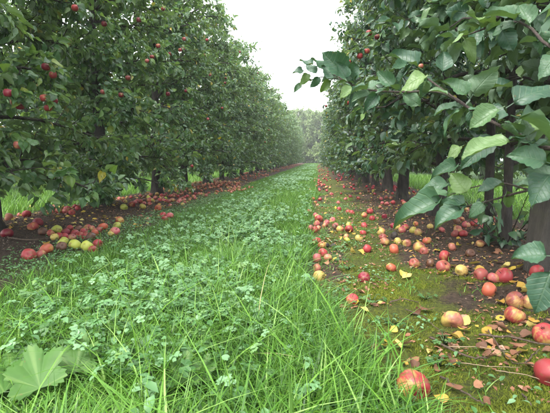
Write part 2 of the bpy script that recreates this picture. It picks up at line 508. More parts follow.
# ------------------------------------------------------------------ leaf templates (length 1 along +Y, top side +Z)
def leaf_grid(nv, width=0.62, fold=0.10, droop=0.18, wave=0.0, teeth=0.0, twist=0.0, petiole=0.0, seed=0, half=2):
    rng = np.random.default_rng(seed)
    V = []; F = []
    us = np.linspace(0, 1, nv)
    cross = np.linspace(-1, 1, 2 * half + 1)
    for k, u in enumerate(us):
        w = width * 0.5 * (math.sin(math.pi * min(1, u ** 0.78)) ** 0.75) * (1 - 0.25 * u) * 1.18 if 0 < u < 1 else 0.004
        w *= 1 + teeth * ((-1) ** k) * 0.5
        for c in cross:
            z = abs(c) ** 1.3 * fold * (1 - 0.4 * u) * (1 if w > 0.01 else 0) - droop * u * u + wave * math.sin(7 * u + 2.5 * c + seed) * abs(c) * 0.5
            x = c * w
            y = u + teeth * 0.4 * abs(c) * (rng.random() - 0.5) * (w > 0.01)
            a = twist * u
            V.append((x * math.cos(a) - z * math.sin(a) * 0, y, z + x * math.sin(a)))
    m = len(cross)
    for k in range(nv - 1):
        for j in range(m - 1):
            p = k * m + j
            F += [(p, p + 1, p + m + 1), (p, p + m + 1, p + m)]
    V = np.array(V); F = np.array(F)
    if petiole:
        V = V + np.array([0, petiole, 0])
        b = len(V); r = 0.012
        PV = [(-r, 0, 0), (r, 0, 0), (0, 0, -r * 1.6), (-r, petiole, 0.0), (r, petiole, 0.0), (0, petiole, -r * 1.6)]
        V = np.vstack([V, PV])
        F = np.vstack([F, np.array([(0, 1, 4), (0, 4, 3), (1, 2, 5), (1, 5, 4), (2, 0, 3), (2, 3, 5)]) + b])
    return V, F


LEAF8 = (np.array([(0, 0, 0), (0.24, 0.24, 0.09), (0.26, 0.58, 0.05), (0, 1, -0.27), (-0.26, 0.58, 0.05), (-0.24, 0.24, 0.09), (0, 0.25, 0), (0, 0.62, -0.07)]),
         np.array([(0, 1, 6), (0, 6, 5), (1, 2, 7), (1, 7, 6), (5, 6, 7), (5, 7, 4), (2, 3, 7), (4, 7, 3)]))
LEAF4 = (np.array([(0, 0, 0), (0.31, 0.42, 0.06), (0, 1, -0.15), (-0.31, 0.42, 0.06), (0, 0.45, -0.03)]), np.array([(0, 1, 4), (1, 2, 4), (2, 3, 4), (3, 0, 4)]))
HI_LEAVES = [leaf_grid(13, w, f, d, wv * 1.8, t * 1.7, tw * 1.4, 0.2, s) for s, (w, f, d, wv, t, tw) in enumerate([
    (0.64, 0.14, 0.22, 0.07, 0.07, 0.3), (0.70, 0.08, 0.42, 0.10, 0.06, -0.45), (0.60, 0.24, 0.14, 0.06, 0.07, 0.4),
    (0.66, 0.05, 0.55, 0.13, 0.06, 0.25), (0.74, 0.18, 0.08, 0.11, 0.07, -0.35), (0.62, 0.30, 0.30, 0.07, 0.06, 0.1)])]
ME_HI_L = [mesh_tris('leaf', v, f, M_left_o) for v, f in HI_LEAVES]
ME_HI_R = [mesh_tris('leaf', v, f, M_right_o) for v, f in HI_LEAVES]

# ------------------------------------------------------------------ apple meshes
def apple_geo(seg, ring, seed=0, squash=0.9):
    rng = np.random.default_rng(seed)
    ph = rng.random(4) * 6.28
    V = [(0, 0, 0.30)]
    th = np.linspace(0.16, math.pi - 0.14, ring)
    for t in th:
        r = 0.5 * (math.sin(t) ** 0.86)
        z = 0.5 * squash * math.cos(t)
        z -= 0.13 * math.exp(-(t / 0.42) ** 2) - 0.09 * math.exp(-((math.pi - t) / 0.4) ** 2)
        r *= 1 + 0.06 * math.cos(t)
        for s in range(seg):
            a = 2 * math.pi * s / seg
            rr = r * (1 + 0.03 * math.cos(5 * a + ph[0]) * (0.3 + (t > 1.8)) + 0.035 * math.cos(a + ph[1]) + 0.02 * math.cos(2 * a + ph[2]))
            V.append((rr * math.cos(a), rr * math.sin(a), z + 0.02 * math.cos(a + ph[3])))
    V.append((0, 0, -0.5 * squash + 0.11))
    F = []
    for s in range(seg):
        F.append((0, 1 + s, 1 + (s + 1) % seg))
        for k in range(ring - 1):
            p, q = 1 + k * seg + s, 1 + k * seg + (s + 1) % seg
            F += [(p, p + seg, q + seg), (p, q + seg, q)]
        b = 1 + (ring - 1) * seg
        F.append((b + s, len(V) - 1, b + (s + 1) % seg))
    return np.array(V) * 0.08, np.array(F)


ME_APPLE = [mesh_tris('apple', *apple_geo(18, 13, s, q), M_apple) for s, q in enumerate((0.9, 0.82, 0.98, 0.87))]
ME_APPLE_LO = [mesh_tris('apple', *apple_geo(10, 7, s, q), M_apple) for s, q in enumerate((0.9, 0.82, 0.98))]
ME_ROT = [mesh_tris('apple', *apple_geo(14, 9, 9, 0.7), M_rot)]
APPLE_FAR = apple_geo(7, 5, 3)
mb = MB(); mb.tube([(0, 0, 0.022), (0.002, 0.001, 0.034), (0.006, 0.002, 0.046)], [0.0016, 0.0012, 0.0018], 5)
ME_STEM = mb.mesh('stem', M_stem)
mb = MB()
for k in range(5):
    a = k * 1.2566
    mb.tube([(0.003 * math.cos(a), 0.003 * math.sin(a), -0.028), (0.006 * math.cos(a), 0.006 * math.sin(a), -0.035)], [0.002, 0.0006], 3)
ME_CALYX = mb.mesh('calyx', M_stem)

RED, DEEP, PINK, DULL, ORANGE = (0.29, 0.034, 0.038), (0.17, 0.011, 0.024), (0.38, 0.085, 0.09), (0.25, 0.06, 0.05), (0.38, 0.085, 0.045)
YEL, GRN, PEACH, BRN = (0.42, 0.33, 0.09), (0.33, 0.36, 0.06), (0.36, 0.12, 0.085), (0.10, 0.045, 0.027)
COLN = {'red': RED, 'deep red': DEEP, 'pink': PINK, 'dull red': DULL, 'orange': ORANGE, 'yellow': YEL, 'green': GRN, 'peach': PEACH, 'brown': BRN}
AMT = {'red': 0.9, 'deep red': 1.05, 'pink': 0.82, 'dull red': 0.85, 'orange': 0.68, 'yellow': 0.4, 'green': 1.0, 'peach': 0.6, 'brown': 1.1}


def colour_apple(o, cn, rng):
    c = np.array(COLN[cn]) * rng.uniform(0.82, 1.18)
    o.color = (*c, AMT[cn] + rng.uniform(-0.12, 0.15))


# ------------------------------------------------------------------ tree generator (local frame: trunk at origin, X across the row, Y along it)
def gen_tree(rng, H=3.7, skirt=0.4, wlat=0.85, wlong=0.72, nb=54, nt=13, nl=17, leaf=0.078, trunk_r=0.075, top=0.7, base_z=0.45, twig_len=(0.12, 0.42), bush=0, fill=0):
    zt = np.linspace(0, H * 0.97, 9)
    lean = rng.normal(0, 0.05, 2)
    tx = lean[0] * (zt / H) ** 1.5 + rng.normal(0, 0.012, 9) * (zt > 0.2); ty = lean[1] * (zt / H) ** 1.5 + rng.normal(0, 0.012, 9) * (zt > 0.2)
    tp = np.stack([tx, ty, zt - 0.06], 1)
    tr = trunk_r * (1 - 0.9 * zt / H); tr[0] *= 1.45; tr[1] *= 1.02
    trunk = MB()
    zz = np.concatenate([[-0.06, 0.0, 0.05, 0.12, 0.25, 0.4, 0.6], zt[2:]])
    tpp = np.stack([np.interp(zz, zt - 0.06, tx), np.interp(zz, zt - 0.06, ty), zz], 1)
    rr = np.interp(zz, zt - 0.06, trunk_r * (1 - 0.9 * zt / H)); rr[:5] *= np.array([1.7, 1.5, 1.25, 1.1, 1.05])
    trunk.tube(tpp, rr, 14, True, 0.42, rng)
    limbs = MB()
    lp, lt, tips = [], [], []
    for b in range(nb):
        f = (b + rng.random()) / nb
        z0 = base_z + (H - base_z - 0.12) * f ** 0.92
        phi = b * 2.399 + rng.normal(0, 0.3)
        t = max(0, (z0 - base_z) / (H - base_z))
        prof = (1 - (1 - top) * t ** 1.6) * (1 if t < 0.86 else 1 - 0.62 * ((t - 0.86) / 0.14) ** 1.4)
        ex, ey = wlat * prof, wlong * (0.5 + 0.5 * prof)
        r = ex * ey / math.hypot(ey * math.cos(phi), ex * math.sin(phi)) * rng.uniform(0.72, 1.08)
        rise = rng.uniform(-0.1, 0.42) * (0.4 + t) if t > 0.2 else rng.uniform(-0.3, 0.1)
        ze = max(z0 + rise, skirt + rng.uniform(0, 0.18))
        if t > 0.86: ze = min(z0 + rise + 0.25, H + rng.uniform(-0.2, 0.12))
        s = np.linspace(0, 1, 6)
        x0, y0 = np.interp(z0, zt, tx), np.interp(z0, zt, ty)
        dirx, diry = math.cos(phi), math.sin(phi)
        pts = np.stack([x0 + dirx * r * s + rng.normal(0, 0.02, 6) * s, y0 + diry * r * s + rng.normal(0, 0.02, 6) * s, z0 + (ze - z0) * s + 0.14 * 4 * s * (1 - s) * (0.3 + 0.7 * r) * 0.6], 1)
        limbs.tube(pts, 0.016 * (1 - 0.75 * s) + 0.002, 5, False)
        for k in range(nt):
            u = rng.uniform(0.12, 1.0) ** 0.75
            p0 = np.array([np.interp(u, s, pts[:, q]) for q in range(3)])
            side = rng.choice([-1, 1])
            d = nrm(np.array([dirx, diry, 0]) * rng.uniform(0.1, 0.9) + side * np.array([-diry, dirx, 0]) * rng.uniform(0.1, 1.0) + np.array([0, 0, rng.uniform(-0.65, 0.75)]))
            ln = rng.uniform(*twig_len)
            p1 = p0 + d * ln
            if p1[2] < skirt - 0.12: p1[2] = skirt - 0.12 + rng.uniform(0, 0.15)
            pm = (p0 + p1) / 2 + np.array([0, 0, 0.03])
            limbs.tube([p0, pm, p1], [0.005, 0.0035, 0.0015], 3, False)
            tips.append(p1)
            lp.append(np.concatenate([p0, p1])); lt.append((dirx, diry))
    for k in range(bush):      # basal shoots
        a = rng.random() * 6.28; ln = rng.uniform(0.25, 0.65)
        p0 = np.array([0.03 * math.cos(a), 0.03 * math.sin(a), 0.03]); p1 = p0 + np.array([math.cos(a) * ln * 0.7, math.sin(a) * ln * 0.7, ln * rng.uniform(0.4, 1.0)])
        limbs.tube([p0, (p0 + p1) / 2, p1], [0.005, 0.0035, 0.0015], 3, False)
        lp.append(np.concatenate([p0, p1])); lt.append((math.cos(a), math.sin(a)))
    for k in range(fill):      # spurs close to the leader
        z = rng.uniform(base_z + 0.1, H - 0.3); a = rng.random() * 6.28; r0 = rng.uniform(0.05, 0.2); r1 = r0 + rng.uniform(0.1, 0.35)
        p0 = np.array([math.cos(a) * r0, math.sin(a) * r0, z]); p1 = np.array([math.cos(a) * r1, math.sin(a) * r1, z + rng.uniform(-0.05, 0.2)])
        lp.append(np.concatenate([p0, p1])); lt.append((math.cos(a), math.sin(a)))
    lp = np.array(lp); lt = np.array(lt)
    T = len(lp); n = T * nl
    idx = np.repeat(np.arange(T), nl)
    u = rng.random(n) ** 0.8 * 1.02
    u = np.where(rng.random(n) < 0.55, np.round(u * 4) / 4, u)       # spur clusters
    p0, p1 = lp[idx, :3], lp[idx, 3:]
    d = nrm(p1 - p0)
    out = np.stack([lt[idx, 0], lt[idx, 1], np.zeros(n)], 1)
    rad = nrm(rng.normal(0, 1, (n, 3)))
    A = nrm(d * 0.4 + rad * 0.8 + out * 0.4 + np.array([0, 0, -0.42]))
    Nn = nrm(np.array([0, 0, 0.75]) + out * 0.75 + rng.normal(0, 0.45, (n, 3)))
    Xx = nrm(np.cross(A, Nn)); Nn = np.cross(Xx, A)
    S = leaf * rng.uniform(0.62, 1.25, n)
    P = p0 + (p1 - p0) * u[:, None] + A * (S * 0.18)[:, None] + rng.normal(0, 0.008, (n, 3))
    rnd = np.clip(rng.normal(0.45, 0.24, n) + 0.12 * (rng.random(T)[idx] - 0.5), 0, 0.995)
    rnd[rng.random(n) < 0.004] = 1.0
    P[:, 2] = np.maximum(P[:, 2], 0.06)
    return dict(trunk=trunk, limbs=limbs, P=P, A=A, N=Nn, X=Xx, S=S, rnd=rnd, tips=np.array(tips))


def crown_mesh(t, keep, tmpl, mat, grow=1.0):
    M3 = np.stack([t['X'][keep], t['A'][keep], t['N'][keep]], -1) * (t['S'][keep] * grow)[:, None, None]
    # some spread in leaf width and curl
    M3[:, :, 0] *= (0.85 + 0.3 * ((t['rnd'][keep] * 37.7) % 1))[:, None]
    return inst_mesh('crown', tmpl, t['P'][keep], M3, t['rnd'][keep], mat)


ORD = 'first second third fourth fifth sixth seventh eighth ninth tenth eleventh twelfth thirteenth fourteenth fifteenth sixteenth seventeenth'.split()


def make_tree(name, loc, t, me, label, cat='tree', group=None, rz=0.0, sc=1.0):
    o = link(name, None, label=label, cat=cat, group=group)
    o.empty_display_size = 0.2
    o.location = loc; o.rotation_euler = (0, 0, rz); o.scale = (sc, sc, sc)
    link('trunk', me['trunk'], o)
    l = link('limbs', me['limbs'], o)
    cr = link('crown', me['crown'], o, kind='stuff')
    return o


def meshes_for(t, tmpl, mat, grow=1.0, keep=None):
    keep = np.ones(len(t['P']), bool) if keep is None else keep
    return dict(trunk=t['trunk'].mesh('trunk', M_bark), limbs=t['limbs'].mesh('limbs', M_limb), crown=crown_mesh(t, keep, tmpl, mat, grow))


XL, XR = -2.65, 1.22
left_y = [1.8, 3.2, 4.95, 6.75, 8.2, 9.85, 11.6, 13.1]
while left_y[-1] < 50: left_y.append(left_y[-1] + 1.5 + R.uniform(-0.12, 0.12))
right_y = [-0.1, 1.4, 2.85, 4.4, 6.2, 7.8, 9.3, 10.8, 12.3]
while right_y[-1] < 50: right_y.append(right_y[-1] + 1.5 + R.uniform(-0.12, 0.12))

HI_SET_L, HI_SET_R, FAR_L, FAR_R = [], [], [], []
for s in range(2):
    t = gen_tree(np.random.default_rng(100 + s), H=3.8, skirt=0.26, base_z=0.34, wlat=0.95, top=0.8, trunk_r=0.07 + 0.008 * s, nl=18, leaf=0.075, fill=80)
    HI_SET_L.append((t, meshes_for(t, LEAF8, M_left)))
    t = gen_tree(np.random.default_rng(200 + s), H=3.6, skirt=0.34, base_z=0.4, wlat=0.86, top=0.78, trunk_r=0.078 + 0.006 * s)
    HI_SET_R.append((t, meshes_for(t, LEAF8, M_right)))
for s in range(3):
    t = gen_tree(np.random.default_rng(300 + s), H=3.8, skirt=0.26, base_z=0.34, wlat=0.95, top=0.8, nb=48, nt=12, nl=12)
    FAR_L.append((t, meshes_for(t, LEAF4, M_left, 1.3)))
    t = gen_tree(np.random.default_rng(400 + s), H=3.6, skirt=0.26, base_z=0.34, wlat=0.9, top=0.8, nb=48, nt=12, nl=12)
    FAR_R.append((t, meshes_for(t, LEAF4, M_right, 1.3)))


def hero_tree(seed, loc, side, label, accept, kw, mat, single, nmax=300):
    """nearest trees: the leaves that show largest are single parts"""
    rng = np.random.default_rng(seed)
    t = gen_tree(rng, **kw)
    loc = np.array(loc, float)
    Wp = t['P'] + loc
    px, py, dz = proj(Wp)
    ok = accept(Wp, px, py, dz)
    vis = ok & (px > -8) & (px < 558) & (py > -8) & (py < 421) & (dz > 0.2)
    score = np.where(vis, t['S'] / np.maximum(dz, 0.2), 0)
    # outermost towards the lane first
    score = score * (1 + 0.5 * (side * (Wp[:, 0] - loc[0]) > 0.3))
    order = np.argsort(-score)[:nmax]
    order = order[score[order] > 0]
    single_mask = np.zeros(len(ok), bool); single_mask[order] = True
    me = meshes_for(t, LEAF8, mat, 1.0, ok & ~single_mask)
    o = make_tree('apple_tree', loc, t, me, label, group='left row of apple trees' if side > 0 else 'right row of apple trees')
    for q in order:
        link('leaf', single[int(rng.integers(len(single)))], o, rot_cols(t['P'][q], t['X'][q], t['A'][q], t['N'][q], t['S'][q]))
    return o, t


TREES_L, TREES_R = [], []
allok = lambda W, px, py, dz: dz > -9
for k, y in enumerate(left_y):
    x = XL + float(np.interp(y, [0, 60], [0, 0])) + R.uniform(-0.06, 0.06)
    loc = (x, y, float(gz(x, y)) - 0.01)
    if k == 0:
        o, t = hero_tree(501, loc, 1, 'nearest left-row apple tree, its boughs with clustered red apples cut by the left edge', lambda W, px, py, dz: ~((W[:, 0] > -1.35) & (W[:, 1] < 2.6)), dict(H=3.75, skirt=0.5, wlat=0.95, top=0.9, nl=24, leaf=0.075, fill=90), M_left, ME_HI_L)
    elif k == 1:
        o, t = hero_tree(502, loc, 1, 'second apple tree of the left row, low boughs hanging over the windfall apples', allok, dict(H=3.75, skirt=0.3, wlat=0.98, wlong=0.95, top=0.9, base_z=0.35, nl=23, leaf=0.075, fill=110), M_left, ME_HI_L)
    elif k == 2:
        o, t = hero_tree(503, loc, 1, 'third apple tree of the left row with leafy shoots reaching down to the soil', allok, dict(H=3.75, skirt=0.16, wlat=0.95, top=0.85, bush=40, base_z=0.25, nb=60, wlong=0.9, nl=22, leaf=0.075, fill=100), M_left, ME_HI_L)
    else:
        t, me = HI_SET_L[k % 2] if y < 15 else FAR_L[k % 3]
        if k < 16:
            lab = 'apple tree of the left row, %s along from the camera' % ORD[k]; g = 'left row of apple trees'
        else:
            lab = 'far apple tree where the left row dwindles towards the end of the lane'; g = 'far trees of the left row'
        o = make_tree('apple_tree', loc, t, me, lab, group=g, rz=(math.pi if (k // 3) % 2 else 0) + R.uniform(-0.25, 0.25), sc=R.uniform(0.94, 1.06))
    TREES_L.append((o, y, t))

for k, y in enumerate(right_y):
    x = XR + R.uniform(-0.05, 0.05) + (0.05 if k == 2 else 0)
    loc = (x, y, float(gz(x, y)) - 0.01)
    if k == 0:
        o, t = hero_tree(601, loc, -1, 'nearest right-row apple tree, its bough with large leaves reaching in from the right edge', lambda W, px, py, dz: (W[:, 1] < 0.25) & (W[:, 0] > 0.5), dict(H=3.4, skirt=0.7, wlat=0.7, nb=30, nt=9, nl=8), M_right, ME_HI_R, 0)
    elif k == 1:
        o, t = hero_tree(602, loc, -1, 'second apple tree of the right row, dark boughs filling the upper right corner', lambda W, px, py, dz: (W[:, 0] > 0.36 + 0.12 * np.sin(5 * W[:, 2])) & (W[:, 2] > 0.66) & (dz > 0.75), dict(H=3.6, skirt=0.75, wlat=0.84, top=0.75, base_z=0.7, leaf=0.074, nl=20), M_right, ME_HI_R)
    elif k == 2:
        o, t = hero_tree(603, loc, -1, 'third apple tree of the right row, thin dark trunk beside the grey post', lambda W, px, py, dz: (W[:, 0] > 0.2) & ((W[:, 2] > 0.5) | (W[:, 2] < 0.32) & (np.abs(W[:, 0] - 1.27) < 0.25)), dict(H=3.6, skirt=0.56, wlat=0.84, top=0.75, base_z=0.52, trunk_r=0.032, bush=12, leaf=0.075), M_right, ME_HI_R)
    elif k == 3:
        o, t = hero_tree(604, loc, -1, 'fourth apple tree of the right row, leaning trunk half hidden behind hanging leaves', lambda W, px, py, dz: (W[:, 0] > 0.1) & (W[:, 2] > 0.4), dict(H=3.6, skirt=0.46, base_z=0.42, wlat=0.86, top=0.75, trunk_r=0.062), M_right, ME_HI_R)
    else:
        t, me = HI_SET_R[k % 2] if y < 15 else FAR_R[k % 3]
        if k < 16:
            lab = 'apple tree of the right row, %s along from the camera' % ORD[k]; g = 'right row of apple trees'
        else:
            lab = 'far apple tree where the right row dwindles towards the end of the lane'; g = 'far trees of the right row'
        o = make_tree('apple_tree', loc, t, me, lab, group=g, rz=(math.pi if (k // 3) % 2 else 0) + R.uniform(-0.25, 0.25), sc=R.uniform(0.95, 1.05))
    TREES_R.append((o, y, t))

# next rows, seen below the boughs
for k in range(22):
    y = 4.2 + 1.6 * k + R.uniform(-0.1, 0.1)
    x = -6.5 + R.uniform(-0.08, 0.08)
    make_tree('apple_tree', (x, y, float(gz(x, y)) - 0.01), *FAR_L[k % 3], 'apple tree of the next row, glimpsed beyond the left-row trunks', group='next row beyond the left trees', rz=R.uniform(0, 6.28))
for k in range(16):
    y = 4.0 + 1.6 * k + R.uniform(-0.1, 0.1)
    x = 5.1 + R.uniform(-0.08, 0.08)
    make_tree('apple_tree', (x, y, float(gz(x, y)) - 0.01), *FAR_R[k % 3], 'apple tree of the next row, glimpsed beyond the right-row trunks', group='next row beyond the right trees', rz=R.uniform(0, 6.28))
for k in range(11):
    y = 8.0 + 1.7 * k + R.uniform(-0.1, 0.1); x = -10.3 + R.uniform(-0.08, 0.08)
    make_tree('apple_tree', (x, y, float(gz(x, y)) - 0.01), *FAR_L[(k + 1) % 3], 'apple tree two rows over, a dark scrap between the left boughs', group='second row beyond the left trees', rz=R.uniform(0, 6.28))
# taller trees closing the lane
t = gen_tree(np.random.default_rng(77), H=8.0, skirt=0.25, wlat=2.8, wlong=2.8, nb=80, nt=16, nl=12, leaf=0.26, trunk_r=0.16, top=0.7, base_z=0.4, twig_len=(0.3, 1.1))
me_b = meshes_for(t, LEAF4, M_bgt)
for k, (x, y, s) in enumerate([(0.3, 62, 0.92), (3.4, 65, 1.0), (-2.9, 64, 0.98), (7.5, 69, 1.05), (-7.5, 69, 1.05), (-1.4, 69, 0.95), (1.9, 71, 0.98), (0.3, 76, 1.0)]):
    make_tree('hedgerow_tree', (x, y, -0.05), t, me_b, ['pale yellowish tree closing the far end of the lane', 'pale tree just right of the lane end', 'pale tree just left of the lane end, behind the row', 'pale tree behind the far right row', 'pale tree behind the far left row', 'pale tree filling the gap left of the lane end', 'pale tree filling the gap right of the lane end', 'rearmost pale tree on the line of the lane'][k], group='trees at the end of the lane', rz=k * 1.7, sc=s)

# ------------------------------------------------------------------ apples on the trees
def hang(o, Pw, size, cn, rng):
    mw = o.matrix_basis.inverted() @ (Matrix.Translation(Vector(Pw)) @ Matrix.Rotation(rng.uniform(0, 6.28), 4, 'Z') @ Matrix.Rotation(rng.uniform(-0.3, 0.3), 4, 'X') @ Matrix.Scale(size / 0.08, 4))
    a = link('apple', ME_APPLE_LO[[0, 2][int(rng.integers(2))]], o, mw)
    colour_apple(a, cn, rng)
    s = link('stem', ME_STEM, a)
    side = 1 if Pw[0] < 0 else -1
    oi = o.matrix_basis.inverted()
    for k in range(3):
        A = nrm(np.array([side * rng.uniform(0.1, 0.8), rng.uniform(-1, 0.6), rng.uniform(-0.9, 0.1)]))
        Nn = nrm(np.array([side * 0.6, -0.4, 0.7]) + rng.normal(0, 0.25, 3)); Xx = nrm(np.cross(A, Nn)); Nn = np.cross(Xx, A)
        b = np.array(Pw) + np.array([side * rng.uniform(0.01, 0.04), rng.uniform(-0.04, 0.02), size * rng.uniform(0.35, 0.75)])
        link('leaf', (ME_HI_L if side > 0 else ME_HI_R)[int(rng.integers(6))], o, oi @ rot_cols(b, Xx, A, Nn, rng.uniform(0.055, 0.08)))
    return a


rh = np.random.default_rng(31)
bpy.context.view_layer.update()
face_spots = [(46, 67, 'red'), (53, 75, 'red'), (44, 98, 'red'), (54, 101, 'deep red'), (48, 108, 'red'), (8, 93, 'deep red'), (17, 96, 'deep red'), (20, 106, 'deep red'), (15, 102, 'dull red'),
              (104, 24, 'red'), (112, 25, 'dull red'), (121, 95, 'red'), (168, 94, 'red'), (152, 57, 'red'), (158, 46, 'red'), (147, 61, 'pink'), (170, 54, 'red'), (180, 50, 'red'), (184, 39, 'pink'),
              (183, 49, 'red'), (163, 9, 'red'), (207, 40, 'red'), (210, 75, 'pink'), (205, 55, 'red'), (226, 78, 'deep red'), (225, 83, 'red'), (258, 73, 'pink'), (262, 105, 'red'), (269, 130, 'red'), (265, 142, 'red'),
              (192, 166, 'red'), (18, 145, 'dull red'), (186, 91, 'red'), (208, 119, 'pink'), (103, 92, 'dull red'), (139, 20, 'red'), (75, 8, 'red'), (240, 52, 'red'), (222, 108, 'red'), (246, 96, 'red'), (128, 78, 'dull red')]
for px, py, cn in face_spots:
    d = (1.8 if px > 60 else 1.72) * FPX / (318 - px) if px < 290 else 20
    Pw = at(px, py, d)
    o = min(TREES_L, key=lambda q: abs(q[1] - Pw[1]))[0]
    hang(o, Pw, rh.uniform(0.046, 0.058), 'deep red' if cn == 'red' and rh.random() < 0.5 else cn, rh)
for px, py, cn, d in [(369, 33, 'red', 3.4), (377, 37, 'deep red', 3.4), (360, 56, 'red', 3.4), (367, 51, 'red', 3.4), (326, 106, 'red', 8.0), (347, 103, 'red', 4.2), (421, 66, 'peach', 1.5), (349, 62, 'red', 4.0)]:
    Pw = at(px, py, d)
    o = min(TREES_R, key=lambda q: abs(q[1] - Pw[1]))[0]
    hang(o, Pw, rh.uniform(0.04, 0.05) * (0.35 if cn == 'peach' else 1), cn, rh)

# ------------------------------------------------------------------ near boughs reaching in from the right edge
bough_tree = TREES_R[0][0]
binv = bough_tree.matrix_basis.inverted()


def to_local(p):
    return np.array(binv @ Vector(p))


def bough(pts, r0, r1, twig=False):
    pts = np.array([to_local(p) for p in pts])
    s = np.linspace(0, 1, len(pts)); u = np.linspace(0, 1, len(pts) * 4)
    # smooth by Catmull-Rom
    P = np.vstack([2 * pts[0] - pts[1], pts, 2 * pts[-1] - pts[-2]])
    out = []
    for k in range(len(pts) - 1):
        for tt in np.linspace(0, 1, 5)[:-1]:
            p0, p1, p2, p3 = P[k], P[k + 1], P[k + 2], P[k + 3]
            out.append(0.5 * (2 * p1 + (p2 - p0) * tt + (2 * p0 - 5 * p1 + 4 * p2 - p3) * tt ** 2 + (3 * p1 - p0 - 3 * p2 + p3) * tt ** 3))
    out.append(pts[-1]); out = np.array(out)
    mb = MB()
    rad = np.linspace(r0, r1, len(out)) * (1 + 0.25 * (np.arange(len(out)) % 5 == 0))
    mb.tube(out, rad, 7, True, 0.15, np.random.default_rng(3))
    link('bough' if not twig else 'twig', mb.mesh('bough', M_twig), bough_tree)
    return out


tb = TREES_R[0][0].location
main = bough([(tb.x, tb.y, 0.62), (0.85, 0.45, 0.63), at(565, 150, 0.78), at(520, 135, 0.82), at(475, 112, 0.9), at(428, 79, 1.0)], 0.0062, 0.0018)
ext = bough([at(475, 112, 0.9), at(440, 92, 1.05), at(400, 92, 1.22), at(362, 89, 1.32), at(345, 81, 1.38), at(322, 77, 1.46), at(300, 84, 1.52)], 0.0035, 0.001, True)
ext2 = bough([at(345, 81, 1.38), at(333, 74, 1.4), at(316, 66, 1.46), at(298, 68, 1.5)], 0.002, 0.0008, True)
tw2 = bough([(0.85, 0.45, 0.63), at(600, 180, 0.78), at(530, 190, 0.88), at(489, 201, 0.95), at(464, 207, 1.0)], 0.004, 0.0012, True)
tw3 = bough([at(530, 190, 0.88), at(500, 183, 0.93), at(470, 188, 0.98), at(450, 195, 1.02)], 0.0022, 0.0009, True)
tw4 = bough([(0.85, 0.3, 0.6), at(640, 250, 0.6), at(575, 256, 0.64), at(551, 262, 0.66)], 0.004, 0.0015, True)
tw5 = bough([(0.9, 0.5, 0.8), at(600, 60, 0.85), at(520, 22, 1.0), at(470, 34, 1.15), at(452, 40, 1.2)], 0.0042, 0.0012, True)
rl = np.random.default_rng(91)


def leaf_between(b, t, d0, d1=None, up=0.6, tow=0.5, var=None, wide=1.0, jit=0.25):
    """a leaf from pixel b to pixel t at about distance d0"""
    p0 = at(*b, d0); p1 = at(*t, d1 or d0 + rl.uniform(-0.03, 0.02))
    A = p1 - p0; ln = np.linalg.norm(A); A /= ln
    tocam = nrm(CAMP - p0)
    Nn = nrm(np.array([0, 0, up]) + tocam * tow + rl.normal(0, jit, 3))
    Xx = nrm(np.cross(A, Nn)); Nn = np.cross(Xx, A)
    M_ = binv @ rot_cols(p0, Xx * wide, A, Nn, ln / 1.15)
    link('leaf', ME_HI_R[int(rl.integers(6)) if var is None else var], bough_tree, M_)


